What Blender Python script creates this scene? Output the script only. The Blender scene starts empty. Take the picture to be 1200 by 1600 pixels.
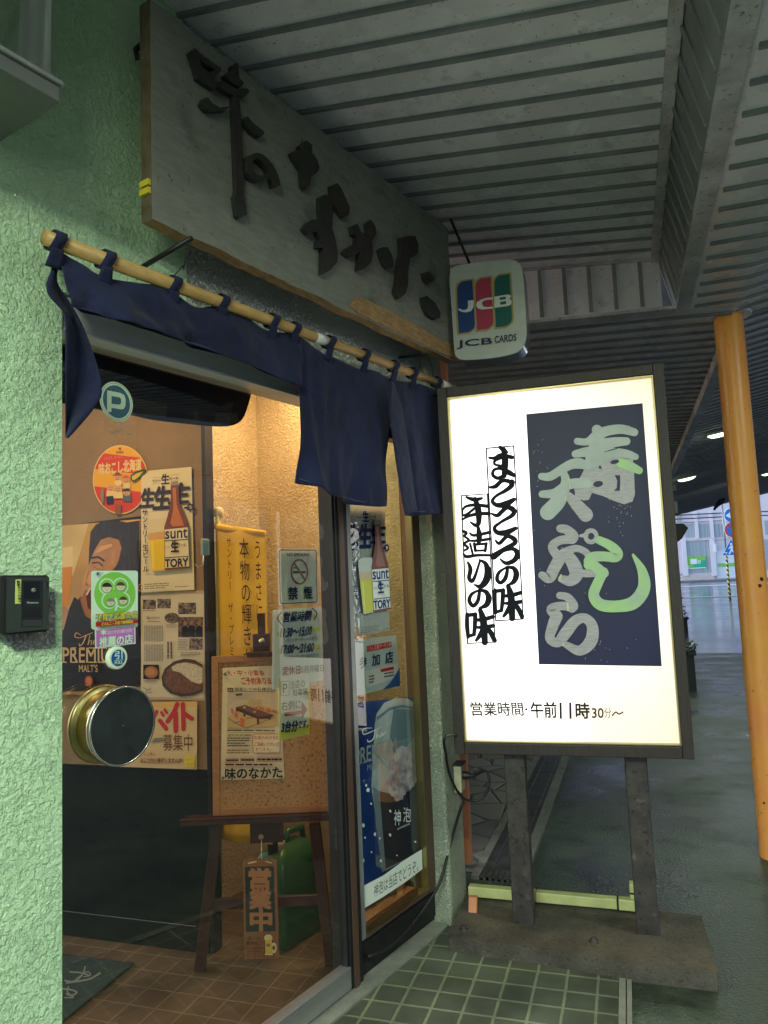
import bpy, math, random
import mathutils
from mathutils import Vector as V, noise
from math import sin, cos, radians, pi, tau

random.seed(7)
S = bpy.context.scene
COL = S.collection

# ------------------------------------------------------------------ camera
F_PX, H = 1160.0, 1.42
PITCH, ROLL, YAW = radians(5.5), radians(-2.4), radians(17.95)
FA, SA = radians(15.6), radians(1.9)          # facade / lit sign turned from the street axis
_f = V((-sin(YAW) * cos(PITCH), cos(YAW) * cos(PITCH), sin(PITCH)))
_r0 = V((cos(YAW), sin(YAW), 0)); _u0 = _r0.cross(_f)
_r = cos(ROLL) * _r0 + sin(ROLL) * _u0
_u = -sin(ROLL) * _r0 + cos(ROLL) * _u0
CAMP = V((0, 0, H))
cam = bpy.data.cameras.new('camera')
camo = bpy.data.objects.new('camera', cam); COL.objects.link(camo)
cam.sensor_fit = 'HORIZONTAL'; cam.sensor_width = 36; cam.lens = F_PX / 1200 * 36
cam.clip_start = 0.05; cam.clip_end = 500
camo.matrix_world = mathutils.Matrix(((_r.x, _u.x, -_f.x, 0), (_r.y, _u.y, -_f.y, 0), (_r.z, _u.z, -_f.z, H), (0, 0, 0, 1)))
S.camera = camo
S.render.resolution_x, S.render.resolution_y = 768, 1024

# ------------------------------------------------------------------ world, sun, exposure
W = bpy.data.worlds.new('World'); S.world = W; W.use_nodes = True
nt = W.node_tree; bg = nt.nodes['Background']
sky = nt.nodes.new('ShaderNodeTexSky'); sky.sky_type = 'NISHITA'; sky.sun_disc = False
SUN_EL, SUN_ROT = radians(26), radians(265)
sky.sun_elevation = SUN_EL; sky.sun_rotation = SUN_ROT; sky.ozone_density = 2.2; sky.dust_density = 0.4
nt.links.new(sky.outputs[0], bg.inputs[0]); bg.inputs[1].default_value = 0.15
sl = bpy.data.lights.new('sun', 'SUN'); sl.energy = 0.3; sl.angle = radians(20); sl.color = (1, 0.93, 0.84)
so = bpy.data.objects.new('sun', sl); COL.objects.link(so)
so.rotation_euler = (radians(90) - SUN_EL, 0, -SUN_ROT + pi); so.location = (0, 0, 30)
S.view_settings.view_transform = 'Standard'; S.view_settings.look = 'None'
S.view_settings.exposure = 1.7; S.view_settings.gamma = 1

# ------------------------------------------------------------------ frames and pixel rays
X, Y, Z = V((1, 0, 0)), V((0, 1, 0)), V((0, 0, 1))
FD = V((sin(FA), cos(FA), 0)); FN = V((cos(FA), -sin(FA), 0))
def hit(x, y, p, n):
    d = (x - 600) * _r + (800 - y) * _u + F_PX * _f
    return CAMP + d * ((V(p) - CAMP).dot(n) / d.dot(n))
def ground(x, y, z=0): return hit(x, y, (0, 0, z), Z)
class Frame:
    def __init__(s, o, ex, ey, en): s.o, s.ex, s.ey, s.en = V(o), ex, ey, en
    def P(s, a, b, c=0): return s.o + a * s.ex + b * s.ey + c * s.en
    def px(s, x, y, off=0): return hit(x, y, s.o + off * s.en, s.en)
    def ab(s, x, y, off=0):
        d = s.px(x, y, off) - s.o; return d.dot(s.ex), d.dot(s.ey)
G0 = V((-1.029, 2.582, 0))
FF = Frame(G0, FD, Z, FN)                       # shop facade: along, up, outward
def XF(y): return Frame((0, y, 0), X, Z, -Y)    # wall across the street axis
SD = V((cos(SA), sin(SA), 0)); SNV = V((sin(SA), -cos(SA), 0))
_ea = radians(17.5); EX = V((cos(_ea), sin(_ea), 0)); EN = V((sin(_ea), -cos(_ea), 0))

# ------------------------------------------------------------------ materials
MATS = {}
def mat(name, col, rough=0.6, metal=0.0, var=0.0, vscale=8.0, bump=0.0, bscale=60.0, bdist=0.004, col2=None,
        stretch=None, emit=None, estr=0.0, spec=0.5, ramp=(0.35, 0.65), rvar=0.0, detail=6, trans=0.0, sheen=0.0, spots=None):
    if name in MATS: return MATS[name]
    m = bpy.data.materials.new(name); m.use_nodes = True; t = m.node_tree; n = t.nodes; l = t.links
    b = n['Principled BSDF']
    b.inputs['Base Color'].default_value = (*col, 1); b.inputs['Roughness'].default_value = rough
    b.inputs['Metallic'].default_value = metal; b.inputs['Specular IOR Level'].default_value = spec
    if sheen: b.inputs['Sheen Weight'].default_value = sheen
    if trans: b.inputs['Transmission Weight'].default_value = trans
    if emit:
        b.inputs['Emission Color'].default_value = (*emit, 1); b.inputs['Emission Strength'].default_value = estr
    src = None
    if var or bump or rvar or spots:
        tc = n.new('ShaderNodeTexCoord'); mp = n.new('ShaderNodeMapping'); l.new(tc.outputs['Object'], mp.inputs[0])
        if stretch: mp.inputs['Scale'].default_value = stretch
        src = mp.outputs[0]
    if var:
        a = n.new('ShaderNodeTexNoise'); a.inputs['Scale'].default_value = vscale; a.inputs['Detail'].default_value = detail
        a.inputs['Roughness'].default_value = 0.62
        l.new(src, a.inputs['Vector'])
        r = n.new('ShaderNodeValToRGB'); r.color_ramp.elements[0].position = ramp[0]; r.color_ramp.elements[1].position = ramp[1]
        c2 = col2 if col2 else tuple(c * (1 - var) for c in col)
        r.color_ramp.elements[0].color = (*c2, 1); r.color_ramp.elements[1].color = (*col, 1)
        l.new(a.outputs[0], r.inputs[0]); colo = r.outputs[0]
        if spots:
            for sc, lo, hi, mul in spots:
                q = n.new('ShaderNodeTexNoise'); q.inputs['Scale'].default_value = sc; q.inputs['Detail'].default_value = 3; l.new(tc.outputs['Object'], q.inputs['Vector'])
                z = n.new('ShaderNodeMapRange'); l.new(q.outputs[0], z.inputs[0])
                for i_, v_ in zip((1, 2, 3, 4), (lo, hi, 1.0, mul)): z.inputs[i_].default_value = v_
                mx = n.new('ShaderNodeMix'); mx.data_type = 'RGBA'; mx.blend_type = 'MULTIPLY'; mx.inputs[0].default_value = 1; l.new(colo, mx.inputs[6]); l.new(z.outputs[0], mx.inputs[7]); colo = mx.outputs[2]
        l.new(colo, b.inputs['Base Color'])
        if rvar:
            q = n.new('ShaderNodeMapRange'); q.inputs['To Min'].default_value = max(0.02, rough - rvar); q.inputs['To Max'].default_value = min(1, rough + rvar)
            q.inputs['From Min'].default_value = 0.3; q.inputs['From Max'].default_value = 0.7
            l.new(a.outputs[0], q.inputs[0]); l.new(q.outputs[0], b.inputs['Roughness'])
    if bump:
        a = n.new('ShaderNodeTexNoise'); a.inputs['Scale'].default_value = bscale; a.inputs['Detail'].default_value = 5
        l.new(src, a.inputs['Vector'])
        k = n.new('ShaderNodeBump'); k.inputs['Strength'].default_value = bump; k.inputs['Distance'].default_value = bdist
        l.new(a.outputs[0], k.inputs['Height']); l.new(k.outputs[0], b.inputs['Normal'])
    MATS[name] = m; return m
def flat(c, rough=0.75):
    return mat('print_%.3f_%.3f_%.3f_%.2f' % (*c, rough), c, rough, spec=0.25)
def stucco(name, col, col2, scale, dist, strength=1.0, rough=0.85, lo=0.38, hi=0.6, crack=0.0):
    m = bpy.data.materials.new(name); m.use_nodes = True; t = m.node_tree; n = t.nodes; l = t.links; b = n['Principled BSDF']
    b.inputs['Roughness'].default_value = rough; b.inputs['Specular IOR Level'].default_value = 0.3
    tc = n.new('ShaderNodeTexCoord')
    def nz(sc, det, ro=0.55, di=0.0):
        w = n.new('ShaderNodeTexNoise'); w.inputs['Scale'].default_value = sc; w.inputs['Detail'].default_value = det
        w.inputs['Roughness'].default_value = ro; w.inputs['Distortion'].default_value = di; l.new(tc.outputs['Object'], w.inputs['Vector']); return w.outputs[0]
    def mr(src, a, c, d=0.0, e=1.0):
        r = n.new('ShaderNodeMapRange'); r.interpolation_type = 'SMOOTHSTEP'; l.new(src, r.inputs[0])
        for k, v in zip((1, 2, 3, 4), (a, c, d, e)): r.inputs[k].default_value = v
        return r.outputs[0]
    def op(o, p, q):
        k = n.new('ShaderNodeMath'); k.operation = o
        for i, v in enumerate((p, q)):
            if isinstance(v, (int, float)): k.inputs[i].default_value = v
            else: l.new(v, k.inputs[i])
        return k.outputs[0]
    h = mr(nz(scale, 5, 0.55, 0.4), lo, hi)
    if crack:
        ln = mr(op('ABSOLUTE', op('SUBTRACT', nz(crack, 2.5, 0.5, 0.6), 0.5), 0), 0.0, 0.030)
        gate = mr(nz(crack * 0.55, 2), 0.44, 0.56)
        ln = op('MAXIMUM', ln, gate); ln2 = mr(op('ABSOLUTE', op('SUBTRACT', nz(crack * 1.4, 2, 0.5, 0.5), 0.52), 0), 0.0, 0.028)
        gate2 = mr(nz(crack * 0.7 + 3, 2), 0.42, 0.54); ln = op('MULTIPLY', ln, op('MAXIMUM', ln2, gate2))
        h = op('ADD', op('MULTIPLY', h, 0.55), op('MULTIPLY', ln, 0.28)); h = op('ADD', h, op('MULTIPLY', nz(210, 3), 0.40))
    k = n.new('ShaderNodeBump'); k.inputs['Strength'].default_value = strength; k.inputs['Distance'].default_value = dist
    l.new(h, k.inputs['Height']); l.new(k.outputs[0], b.inputs['Normal'])
    big = mr(nz(2.2, 8, 0.65), 0.36, 0.6)
    mx = n.new('ShaderNodeMix'); mx.data_type = 'RGBA'; mx.inputs[6].default_value = (*col2, 1); mx.inputs[7].default_value = (*col, 1); l.new(big, mx.inputs[0])
    outc = mx.outputs[2]
    if crack:
        dm = n.new('ShaderNodeMix'); dm.data_type = 'RGBA'; dm.blend_type = 'MULTIPLY'; dm.inputs[0].default_value = 1; l.new(outc, dm.inputs[6]); l.new(mr(ln, 0, 1, 0.93, 1.0), dm.inputs[7]); outc = dm.outputs[2]
    l.new(outc, b.inputs['Base Color'])
    MATS[name] = m; return m
def tiles(name, col, col2, mortar, size, phase, rough=0.45, msize=0.045):
    m = bpy.data.materials.new(name); m.use_nodes = True; t = m.node_tree; n = t.nodes; l = t.links; b = n['Principled BSDF']
    tc = n.new('ShaderNodeTexCoord'); mp = n.new('ShaderNodeMapping'); l.new(tc.outputs['Object'], mp.inputs[0])
    mp.inputs['Location'].default_value = (-phase[0] / size, -phase[1] / size, 0); mp.inputs['Scale'].default_value = (1 / size,) * 3
    nz = n.new('ShaderNodeTexNoise'); nz.inputs['Scale'].default_value = 2.3; nz.inputs['Detail'].default_value = 3; l.new(mp.outputs[0], nz.inputs['Vector'])
    mxv = n.new('ShaderNodeMix'); mxv.data_type = 'VECTOR'; mxv.inputs['Factor'].default_value = 0.035
    l.new(mp.outputs[0], mxv.inputs[4]); l.new(nz.outputs[1], mxv.inputs[5])
    br = n.new('ShaderNodeTexBrick'); br.offset = 0; br.squash = 1
    br.inputs['Scale'].default_value = 1; br.inputs['Brick Width'].default_value = 1; br.inputs['Row Height'].default_value = 1
    br.inputs['Mortar Size'].default_value = msize; br.inputs['Mortar Smooth'].default_value = 0.3
    br.inputs['Color1'].default_value = (*col, 1); br.inputs['Color2'].default_value = (*col2, 1); br.inputs['Mortar'].default_value = (*mortar, 1)
    l.new(mxv.outputs[1], br.inputs['Vector'])
    d = n.new('ShaderNodeTexNoise'); d.inputs['Scale'].default_value = 4; d.inputs['Detail'].default_value = 8; l.new(tc.outputs['Object'], d.inputs['Vector'])
    rr = n.new('ShaderNodeMapRange'); rr.inputs['From Min'].default_value = 0.35; rr.inputs['From Max'].default_value = 0.65
    rr.inputs['To Min'].default_value = 0.55; rr.inputs['To Max'].default_value = 1.15; l.new(d.outputs[0], rr.inputs[0])
    mx = n.new('ShaderNodeMix'); mx.data_type = 'RGBA'; mx.blend_type = 'MULTIPLY'; mx.inputs['Factor'].default_value = 1
    l.new(br.outputs['Color'], mx.inputs[6]); l.new(rr.outputs[0], mx.inputs[7]); l.new(mx.outputs[2], b.inputs['Base Color'])
    ro = n.new('ShaderNodeMapRange'); ro.inputs['To Min'].default_value = rough - 0.15; ro.inputs['To Max'].default_value = rough + 0.2
    l.new(d.outputs[0], ro.inputs[0]); l.new(ro.outputs[0], b.inputs['Roughness'])
    inv = n.new('ShaderNodeMath'); inv.operation = 'SUBTRACT'; inv.inputs[0].default_value = 1; l.new(br.outputs['Fac'], inv.inputs[1])
    k = n.new('ShaderNodeBump'); k.inputs['Strength'].default_value = 0.7; k.inputs['Distance'].default_value = 0.004
    l.new(inv.outputs[0], k.inputs['Height']); l.new(k.outputs[0], b.inputs['Normal'])
    MATS[name] = m; return m
def glass(name, gain=1.6, tint=(0.93, 0.95, 0.93)):
    m = bpy.data.materials.new(name); m.use_nodes = True; t = m.node_tree; n = t.nodes; l = t.links
    n.remove(n['Principled BSDF']); out = n['Material Output']
    tr = n.new('ShaderNodeBsdfTransparent'); tr.inputs[0].default_value = (*tint, 1)
    gl = n.new('ShaderNodeBsdfGlossy'); gl.inputs['Roughness'].default_value = 0.0
    fr = n.new('ShaderNodeFresnel'); fr.inputs[0].default_value = 1.5
    mu = n.new('ShaderNodeMath'); mu.operation = 'MULTIPLY'; mu.use_clamp = True; mu.inputs[1].default_value = gain
    mx = n.new('ShaderNodeMixShader'); l.new(fr.outputs[0], mu.inputs[0]); l.new(mu.outputs[0], mx.inputs[0])
    l.new(tr.outputs[0], mx.inputs[1]); l.new(gl.outputs[0], mx.inputs[2]); l.new(mx.outputs[0], out.inputs[0])
    MATS[name] = m; return m

# ------------------------------------------------------------------ mesh builder
def props(o, label=None, cat=None, group=None, kind=None):
    for k, v in (('label', label), ('category', cat), ('group', group), ('kind', kind)):
        if v: o[k] = v
    return o
def thing(name, label, cat, loc, group=None):
    o = bpy.data.objects.new(name, None); COL.objects.link(o); o.location = loc; o.empty_display_size = 0.05
    return props(o, label, cat, group)
def tess(pts, ex, ey):
    loop = [V((p.dot(ex), p.dot(ey), 0)) for p in pts]
    return mathutils.geometry.tessellate_polygon([loop])
class M:
    def __init__(s): s.v, s.f, s.fm, s.ms, s.sm = [], [], [], [], []
    def mi(s, m):
        if m not in s.ms: s.ms.append(m)
        return s.ms.index(m)
    def add(s, vs, fs, m, smooth=False):
        k = len(s.v); s.v += [V(p) for p in vs]; i = s.mi(m)
        for f in fs: s.f.append([a + k for a in f]); s.fm.append(i); s.sm.append(smooth)
        return s
    def box(s, fr, a0, a1, b0, b1, c0, c1, m):
        p = [fr.P(a, b, c) for c in (c0, c1) for b in (b0, b1) for a in (a0, a1)]
        return s.add(p, [(0, 2, 3, 1), (4, 5, 7, 6), (0, 1, 5, 4), (2, 6, 7, 3), (0, 4, 6, 2), (1, 3, 7, 5)], m)
    def prism(s, pts, vec, m, mside=None):
        n = len(pts); vec = V(vec); q = [p + vec for p in pts]
        nrm = vec.normalized(); ax = nrm.orthogonal().normalized(); ay = nrm.cross(ax)
        t = tess(pts, ax, ay)
        s.add(q, [tuple(x) for x in t], m); s.add(pts, [tuple(reversed(x)) for x in t], m)
        s.add(list(pts) + q, [(i, (i + 1) % n, n + (i + 1) % n, n + i) for i in range(n)], mside or m); return s
    def poly(s, pts, m, ex, ey):
        return s.add(pts, [tuple(x) for x in tess(pts, ex, ey)], m)
    def tube(s, path, r, m, seg=10, cap=True, flat_=1.0):
        path = [V(p) for p in path]; n = len(path); rs = r if isinstance(r, (list, tuple)) else [r] * n
        vs = []; up = None
        for i, p in enumerate(path):
            t = (path[min(i + 1, n - 1)] - path[max(i - 1, 0)]).normalized()
            if up is None: up = t.orthogonal().normalized()
            up = (up - t * up.dot(t)).normalized(); b = t.cross(up)
            for k in range(seg): vs.append(p + rs[i] * (cos(tau * k / seg) * up + flat_ * sin(tau * k / seg) * b))
        fs = [(i * seg + k, i * seg + (k + 1) % seg, (i + 1) * seg + (k + 1) % seg, (i + 1) * seg + k) for i in range(n - 1) for k in range(seg)]
        if cap: fs += [tuple(reversed(range(seg))), tuple((n - 1) * seg + k for k in range(seg))]
        return s.add(vs, fs, m, True)
    def lathe(s, fr, prof, m, seg=48, a=0, b=0, smooth=True):       # axis = en through (a,b); prof = [(radius, c)]
        vs = [fr.P(a + r * cos(tau * k / seg), b + r * sin(tau * k / seg), c) for r, c in prof for k in range(seg)]
        fs = [(i * seg + k, i * seg + (k + 1) % seg, (i + 1) * seg + (k + 1) % seg, (i + 1) * seg + k) for i in range(len(prof) - 1) for k in range(seg)]
        return s.add(vs, fs, m, smooth)
    def grid(s, fn, nu, nv, m, smooth=True):
        vs = [fn(i / nu, j / nv) for j in range(nv + 1) for i in range(nu + 1)]
        fs = [(j * (nu + 1) + i, j * (nu + 1) + i + 1, (j + 1) * (nu + 1) + i + 1, (j + 1) * (nu + 1) + i) for j in range(nv) for i in range(nu)]
        return s.add(vs, fs, m, smooth)
    def build(s, name, parent=None, label=None, cat=None, group=None, kind=None, bevel=0, loc=None, subsurf=0):
        if parent is not None:
            base = parent.matrix_world.translation.copy() if parent.parent is None else None
            p = parent; base = V((0, 0, 0))
            while p is not None: base += p.location; p = p.parent
        elif loc is not None: base = V(loc)
        else:
            base = V((sum(p.x for p in s.v) / len(s.v), sum(p.y for p in s.v) / len(s.v), min(p.z for p in s.v)))
        me = bpy.data.meshes.new(name); me.from_pydata([p - base for p in s.v], [], s.f)
        for m in s.ms: me.materials.append(m)
        me.polygons.foreach_set('material_index', s.fm); me.polygons.foreach_set('use_smooth', s.sm); me.update()
        o = bpy.data.objects.new(name, me); COL.objects.link(o)
        if parent is not None: o.parent = parent
        else: o.location = base
        if bevel:
            b = o.modifiers.new('bevel', 'BEVEL'); b.width = bevel; b.segments = 2; b.limit_method = 'ANGLE'; b.angle_limit = radians(40)
        if subsurf:
            b = o.modifiers.new('sub', 'SUBSURF'); b.levels = subsurf; b.render_levels = subsurf
        return props(o, label, cat, group, kind)

# ------------------------------------------------------------------ lettering and flat print
_tc = {}
def glyphs(t, bold=0.0, res=3):
    k = (t, bold, res)
    if k not in _tc:
        c = bpy.data.curves.new('t', 'FONT'); c.body = t; c.size = 1; c.resolution_u = res; c.offset = bold
        o = bpy.data.objects.new('t', c); COL.objects.link(o)
        me = bpy.data.meshes.new_from_object(o.evaluated_get(bpy.context.evaluated_depsgraph_get()))
        _tc[k] = ([(v.co.x, v.co.y) for v in me.vertices], [tuple(p.vertices) for p in me.polygons])
        bpy.data.objects.remove(o); bpy.data.curves.remove(c); bpy.data.meshes.remove(me)
    return _tc[k]
def catmull(pts, n=6):
    out = []; P = [pts[0]] + list(pts) + [pts[-1]]
    for i in range(1, len(P) - 2):
        for k in range(n):
            t = k / n; a, b, c, d = P[i - 1], P[i], P[i + 1], P[i + 2]
            out.append(tuple(0.5 * (2 * b[j] + (c[j] - a[j]) * t + (2 * a[j] - 5 * b[j] + 4 * c[j] - d[j]) * t * t + (3 * b[j] - a[j] - 3 * c[j] + d[j]) * t ** 3) for j in range(len(b))))
    out.append(tuple(pts[-1])); return out
def stroke_outline(pts, w, n=6, cap=6):
    """list of (x,y) + width(s) -> left points, right points, cap points (2D)"""
    ws = w if isinstance(w, (list, tuple)) else [w] * len(pts)
    c = catmull([(p[0], p[1], q) for p, q in zip(pts, ws)], n) if len(pts) > 2 else [(p[0], p[1], q) for p, q in zip(pts, ws)]
    L, R = [], []
    for i, (x, y, q) in enumerate(c):
        a, b = c[max(i - 1, 0)], c[min(i + 1, len(c) - 1)]
        dx, dy = b[0] - a[0], b[1] - a[1]; d = math.hypot(dx, dy) or 1
        L.append((x - dy / d * q / 2, y + dx / d * q / 2)); R.append((x + dy / d * q / 2, y - dx / d * q / 2))
    return c, L, R
class Sheet:
    """flat printed thing on a plane; coordinates are spaces mapping (x,y) to 3D"""
    STEP = 0.0002
    def __init__(s, fr, off=0.0): s.fr, s.off, s.m, s.k, s.hold = fr, off, M(), 0, False
    def px(s, x, y): return s.fr.px(x, y, s.off)
    def zoom(s, x0, y0, sc): return lambda x, y: s.px(x0 + x / sc, y0 + y / sc)
    def quad(s, tl, tr, br, bl, mp=None):
        mp = mp or s.px; a, b, c, d = mp(*tl), mp(*tr), mp(*br), mp(*bl)
        return lambda u, v: (a * (1 - u) + b * u) * (1 - v) + (d * (1 - u) + c * u) * v
    def sub(s, mp, x0, y0, x1, y1): return lambda u, v: mp(x0 + (x1 - x0) * u, y0 + (y1 - y0) * v)
    def up(s):
        if not s.hold: s.k += 1
        return s.fr.en * (s.k * s.STEP)
    def base(s, pts, m, mp=None, t=0.0008):
        mp = mp or s.px; P = [mp(*p) for p in pts]; s.m.prism([p - s.fr.en * t for p in P], s.fr.en * t, m); return s
    def poly(s, pts, m, mp=None):
        mp = mp or s.px; e = s.up(); P = [mp(*p) + e for p in pts]; s.m.poly(P, m, s.fr.ex, s.fr.ey); return s
    def rect(s, x0, y0, x1, y1, m, mp=None): return s.poly([(x0, y0), (x1, y0), (x1, y1), (x0, y1)], m, mp)
    def ell(s, cx, cy, rx, ry, m, mp=None, n=28, a0=0, a1=tau, rot=0):
        p = []
        for k in range(n + (a1 - a0 < tau - 0.01)):
            a = a0 + (a1 - a0) * k / n; ex, ey = rx * cos(a), ry * sin(a)
            p.append((cx + ex * cos(rot) - ey * sin(rot), cy + ex * sin(rot) + ey * cos(rot)))
        return s.poly(p, m, mp)
    def ring(s, cx, cy, rx, ry, t, m, mp=None, n=32):
        mp = mp or s.px; e = s.up()
        P = [mp(cx + (rx - k * t) * cos(tau * i / n), cy + (ry - k * t * ry / rx) * sin(tau * i / n)) + e for k in (0, 1) for i in range(n)]
        s.m.add(P, [(i, (i + 1) % n, n + (i + 1) % n, n + i) for i in range(n)], m); return s
    def stroke(s, pts, w, m, mp=None, n=6, cap=True):
        mp = mp or s.px; e = s.up(); c, L, R = stroke_outline(pts, w, n); k = len(c)
        vs = [mp(*p) + e for p in L + R]
        fs = [(i, i + 1, k + i + 1, k + i) for i in range(k - 1)]
        if cap:
            for (x, y, q), (x1, y1, _) in ((c[0], c[1]), (c[-1], c[-2])):
                a = math.atan2(y - y1, x - x1); b = len(vs)
                vs += [mp(x + q / 2 * cos(a + t), y + q / 2 * sin(a + t)) + e for t in [(-pi / 2 + pi * j / 8) for j in range(9)]]
                fs.append(tuple(range(b, b + 9)))
        s.m.add(vs, fs, m); return s
    def frame(s, x0, y0, x1, y1, t, m, mp=None, ty=None):
        ty = ty or t; mp = mp or s.px; e = s.up()
        o = [(x0, y0), (x1, y0), (x1, y1), (x0, y1)]; i = [(x0 + t, y0 + ty), (x1 - t, y0 + ty), (x1 - t, y1 - ty), (x0 + t, y1 - ty)]
        s.m.add([mp(*p) + e for p in o + i], [(a, (a + 1) % 4, 4 + (a + 1) % 4, 4 + a) for a in range(4)], m); return s
    def text(s, t, x0, y0, x1, y1, m, mp=None, bold=0.012, res=3, skew=0.0, fit=True):
        mp = mp or s.px
        if bold > 0.01:
            d = bold * 0.8; h0 = s.hold
            asp = abs(x1 - x0) / max(1, len(t)); ah = abs(y1 - y0)
            for dx, dy in ((0, 0), (-d, -d), (d, d), (-d, d), (d, -d)):
                s.text(t, x0 + dx * asp, y0 + dy * ah, x1 + dx * asp, y1 + dy * ah, m, mp, 0.0, res, skew, fit)
                if h0: s.hold = False; s.up(); s.hold = True
            if h0: s.k -= 5
            return s
        vs, fs = glyphs(t, 0.0, res); e = s.up()
        xa, xb = min(v[0] for v in vs), max(v[0] for v in vs)
        ya, yb = (min(v[1] for v in vs), max(v[1] for v in vs)) if fit else (-0.12, 0.88)
        if not fit: xa, xb = 0, 1
        P = []
        for x, y in vs:
            u = (x - xa) / (xb - xa); w = 1 - (y - ya) / (yb - ya)
            P.append(mp(x0 + (x1 - x0) * (u + skew * (0.5 - w)), y0 + (y1 - y0) * w) + e)
        s.m.add(P, fs, m); return s
    def vtext(s, t, x0, y0, x1, y1, m, mp=None, bold=0.012, fill=0.0, res=3, skew=0.0):
        mp = mp or s.px; h = (y1 - y0) / len(t)
        for i, ch in enumerate(t):
            if ch == ' ': continue
            b0 = y0 + i * h
            if ch == 'ー':
                s.stroke([((x0 + x1) / 2, b0 + h * 0.12), ((x0 + x1) / 2 + (x1 - x0) * 0.03, b0 + h * 0.88)], abs(x1 - x0) * (0.09 + bold * 2), m, mp, cap=False); continue
            s.text(ch, x0, b0 - h * fill, x1, b0 + h * (1 + fill), m, mp, bold, res, skew, fit=fill > 0)
        s.hold = False; return s
    def lines(s, x0, y0, x1, y1, n, m, mp=None, vertical=False, fillr=0.45):
        s.up(); s.hold = True
        for i in range(n):
            if vertical:
                w = (x1 - x0) / n; a = x0 + i * w; b = y0
                while b < y1:
                    l = random.uniform(0.1, 0.3) * (y1 - y0); s.rect(a, b, a + w * fillr, min(b + l, y1), m, mp); b += l * 1.12
            else:
                h = (y1 - y0) / n; b = y0 + i * h; a = x0; e = x1 - (random.uniform(0, 0.3) * (x1 - x0) if i % 3 == 2 else 0)
                while a < e:
                    l = random.uniform(0.08, 0.22) * (x1 - x0); s.rect(a, b, min(a + l, e), b + h * fillr, m, mp); a += l * 1.15
        s.hold = False; return s
    def build(s, name, label=None, cat='poster', parent=None, **k): return s.m.build(name, parent, label, cat if parent is None else None, **k)

# ================================================================== palette of real surfaces
green_stucco = stucco('green_stucco', (0.58, 0.79, 0.53), (0.50, 0.70, 0.46), 75, 0.0075, 0.85, lo=0.34, hi=0.58, crack=44)
bare_stucco = stucco('bare_stucco', (0.40, 0.40, 0.40), (0.30, 0.30, 0.31), 75, 0.010, 1.0)
rough_stucco = stucco('rough_stucco', (0.74, 0.76, 0.72), (0.64, 0.66, 0.64), 95, 0.020, 1.0, lo=0.4, hi=0.58)
inner_stucco = stucco('inner_stucco', (0.60, 0.50, 0.35), (0.53, 0.43, 0.30), 85, 0.005, 0.9, lo=0.42, hi=0.62)
wall_paper = mat('wall_paper', (0.31, 0.20, 0.10), 0.7, var=0.2, vscale=5, bump=0.8, bscale=110, bdist=0.004)
column_paint = stucco('column_paint', (0.52, 0.56, 0.42), (0.34, 0.38, 0.30), 120, 0.006, 1.0)
dado_dark = mat('dado_dark', (0.008, 0.012, 0.011), 0.6, spec=0.15, var=0.4, vscale=14, bump=0.2, bscale=50)
black_metal = mat('black_metal', (0.025, 0.025, 0.028), 0.45, metal=0.4, var=0.3, vscale=25, bump=0.05)
brown_frame = mat('brown_frame', (0.10, 0.055, 0.04), 0.4, var=0.25, vscale=30, stretch=(4, 4, 0.5), bump=0.08)
alu = mat('alu', (0.52, 0.53, 0.55), 0.34, metal=0.85, var=0.12, vscale=40, stretch=(1, 1, 14), bump=0.03)
alu_dull = mat('alu_dull', (0.36, 0.37, 0.38), 0.5, metal=0.5, var=0.25, vscale=12, bump=0.05)
brass = mat('brass', (0.40, 0.33, 0.15), 0.34, metal=1.0, var=0.15, vscale=14)
steel_rim = mat('steel_rim', (0.62, 0.60, 0.52), 0.22, metal=1.0)
drum_face = mat('drum_face', (0.018, 0.024, 0.026), 0.42, var=0.4, vscale=16, bump=0.03, rvar=0.1)
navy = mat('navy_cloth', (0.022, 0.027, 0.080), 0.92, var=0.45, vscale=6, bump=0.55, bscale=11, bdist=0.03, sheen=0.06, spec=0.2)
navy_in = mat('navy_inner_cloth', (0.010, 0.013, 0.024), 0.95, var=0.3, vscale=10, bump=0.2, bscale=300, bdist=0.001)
pole_wood = mat('pole_wood', (0.56, 0.34, 0.12), 0.45, var=0.3, vscale=18, stretch=(3, 0.7, 3), bump=0.1)
board_wood = mat('board_wood', (0.235, 0.23, 0.205), 0.85, var=0.22, vscale=30, stretch=(1.2, 0.35, 1.9), bump=0.5, bscale=150, bdist=0.0025, spots=((7, .58, .72, .6), (45, .66, .72, .5)))
raw_wood = mat('raw_wood', (0.46, 0.27, 0.12), 0.7, var=0.45, vscale=14, stretch=(5, 1, 5), bump=0.3)
bark = mat('bark', (0.035, 0.030, 0.028), 0.8, var=0.4, vscale=40, bump=0.6, bscale=70)
sign_wood = mat('sign_wood', (0.045, 0.029, 0.027), 0.55, var=0.45, vscale=26, stretch=(5, 5, 0.6), bump=0.25, bscale=60)
leg_steel = mat('leg_steel', (0.08, 0.064, 0.060), 0.6, metal=0.2, var=0.5, vscale=16, bump=0.3, bscale=45, spots=((40, .58, .66, .45), (26, .62, .70, 1.8)))
slab_conc = mat('slab_conc', (0.12, 0.10, 0.08), 0.8, var=0.55, vscale=6, bump=0.7, bscale=110, bdist=0.005, spots=((90, .60, .66, .5), (150, .66, .7, 2.2)))
soffit_m = mat('soffit_paint', (0.90, 0.83, 0.92), 0.28, metal=0.0, var=0.2, vscale=2.5, bump=0.03, bscale=12, rvar=0.10, detail=8, spots=((75, .66, .71, .45), (14, .62, .75, .75)))
soffit_rib = mat('soffit_rib', (0.27, 0.27, 0.29), 0.5, metal=0.0, var=0.3, vscale=6)
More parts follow.
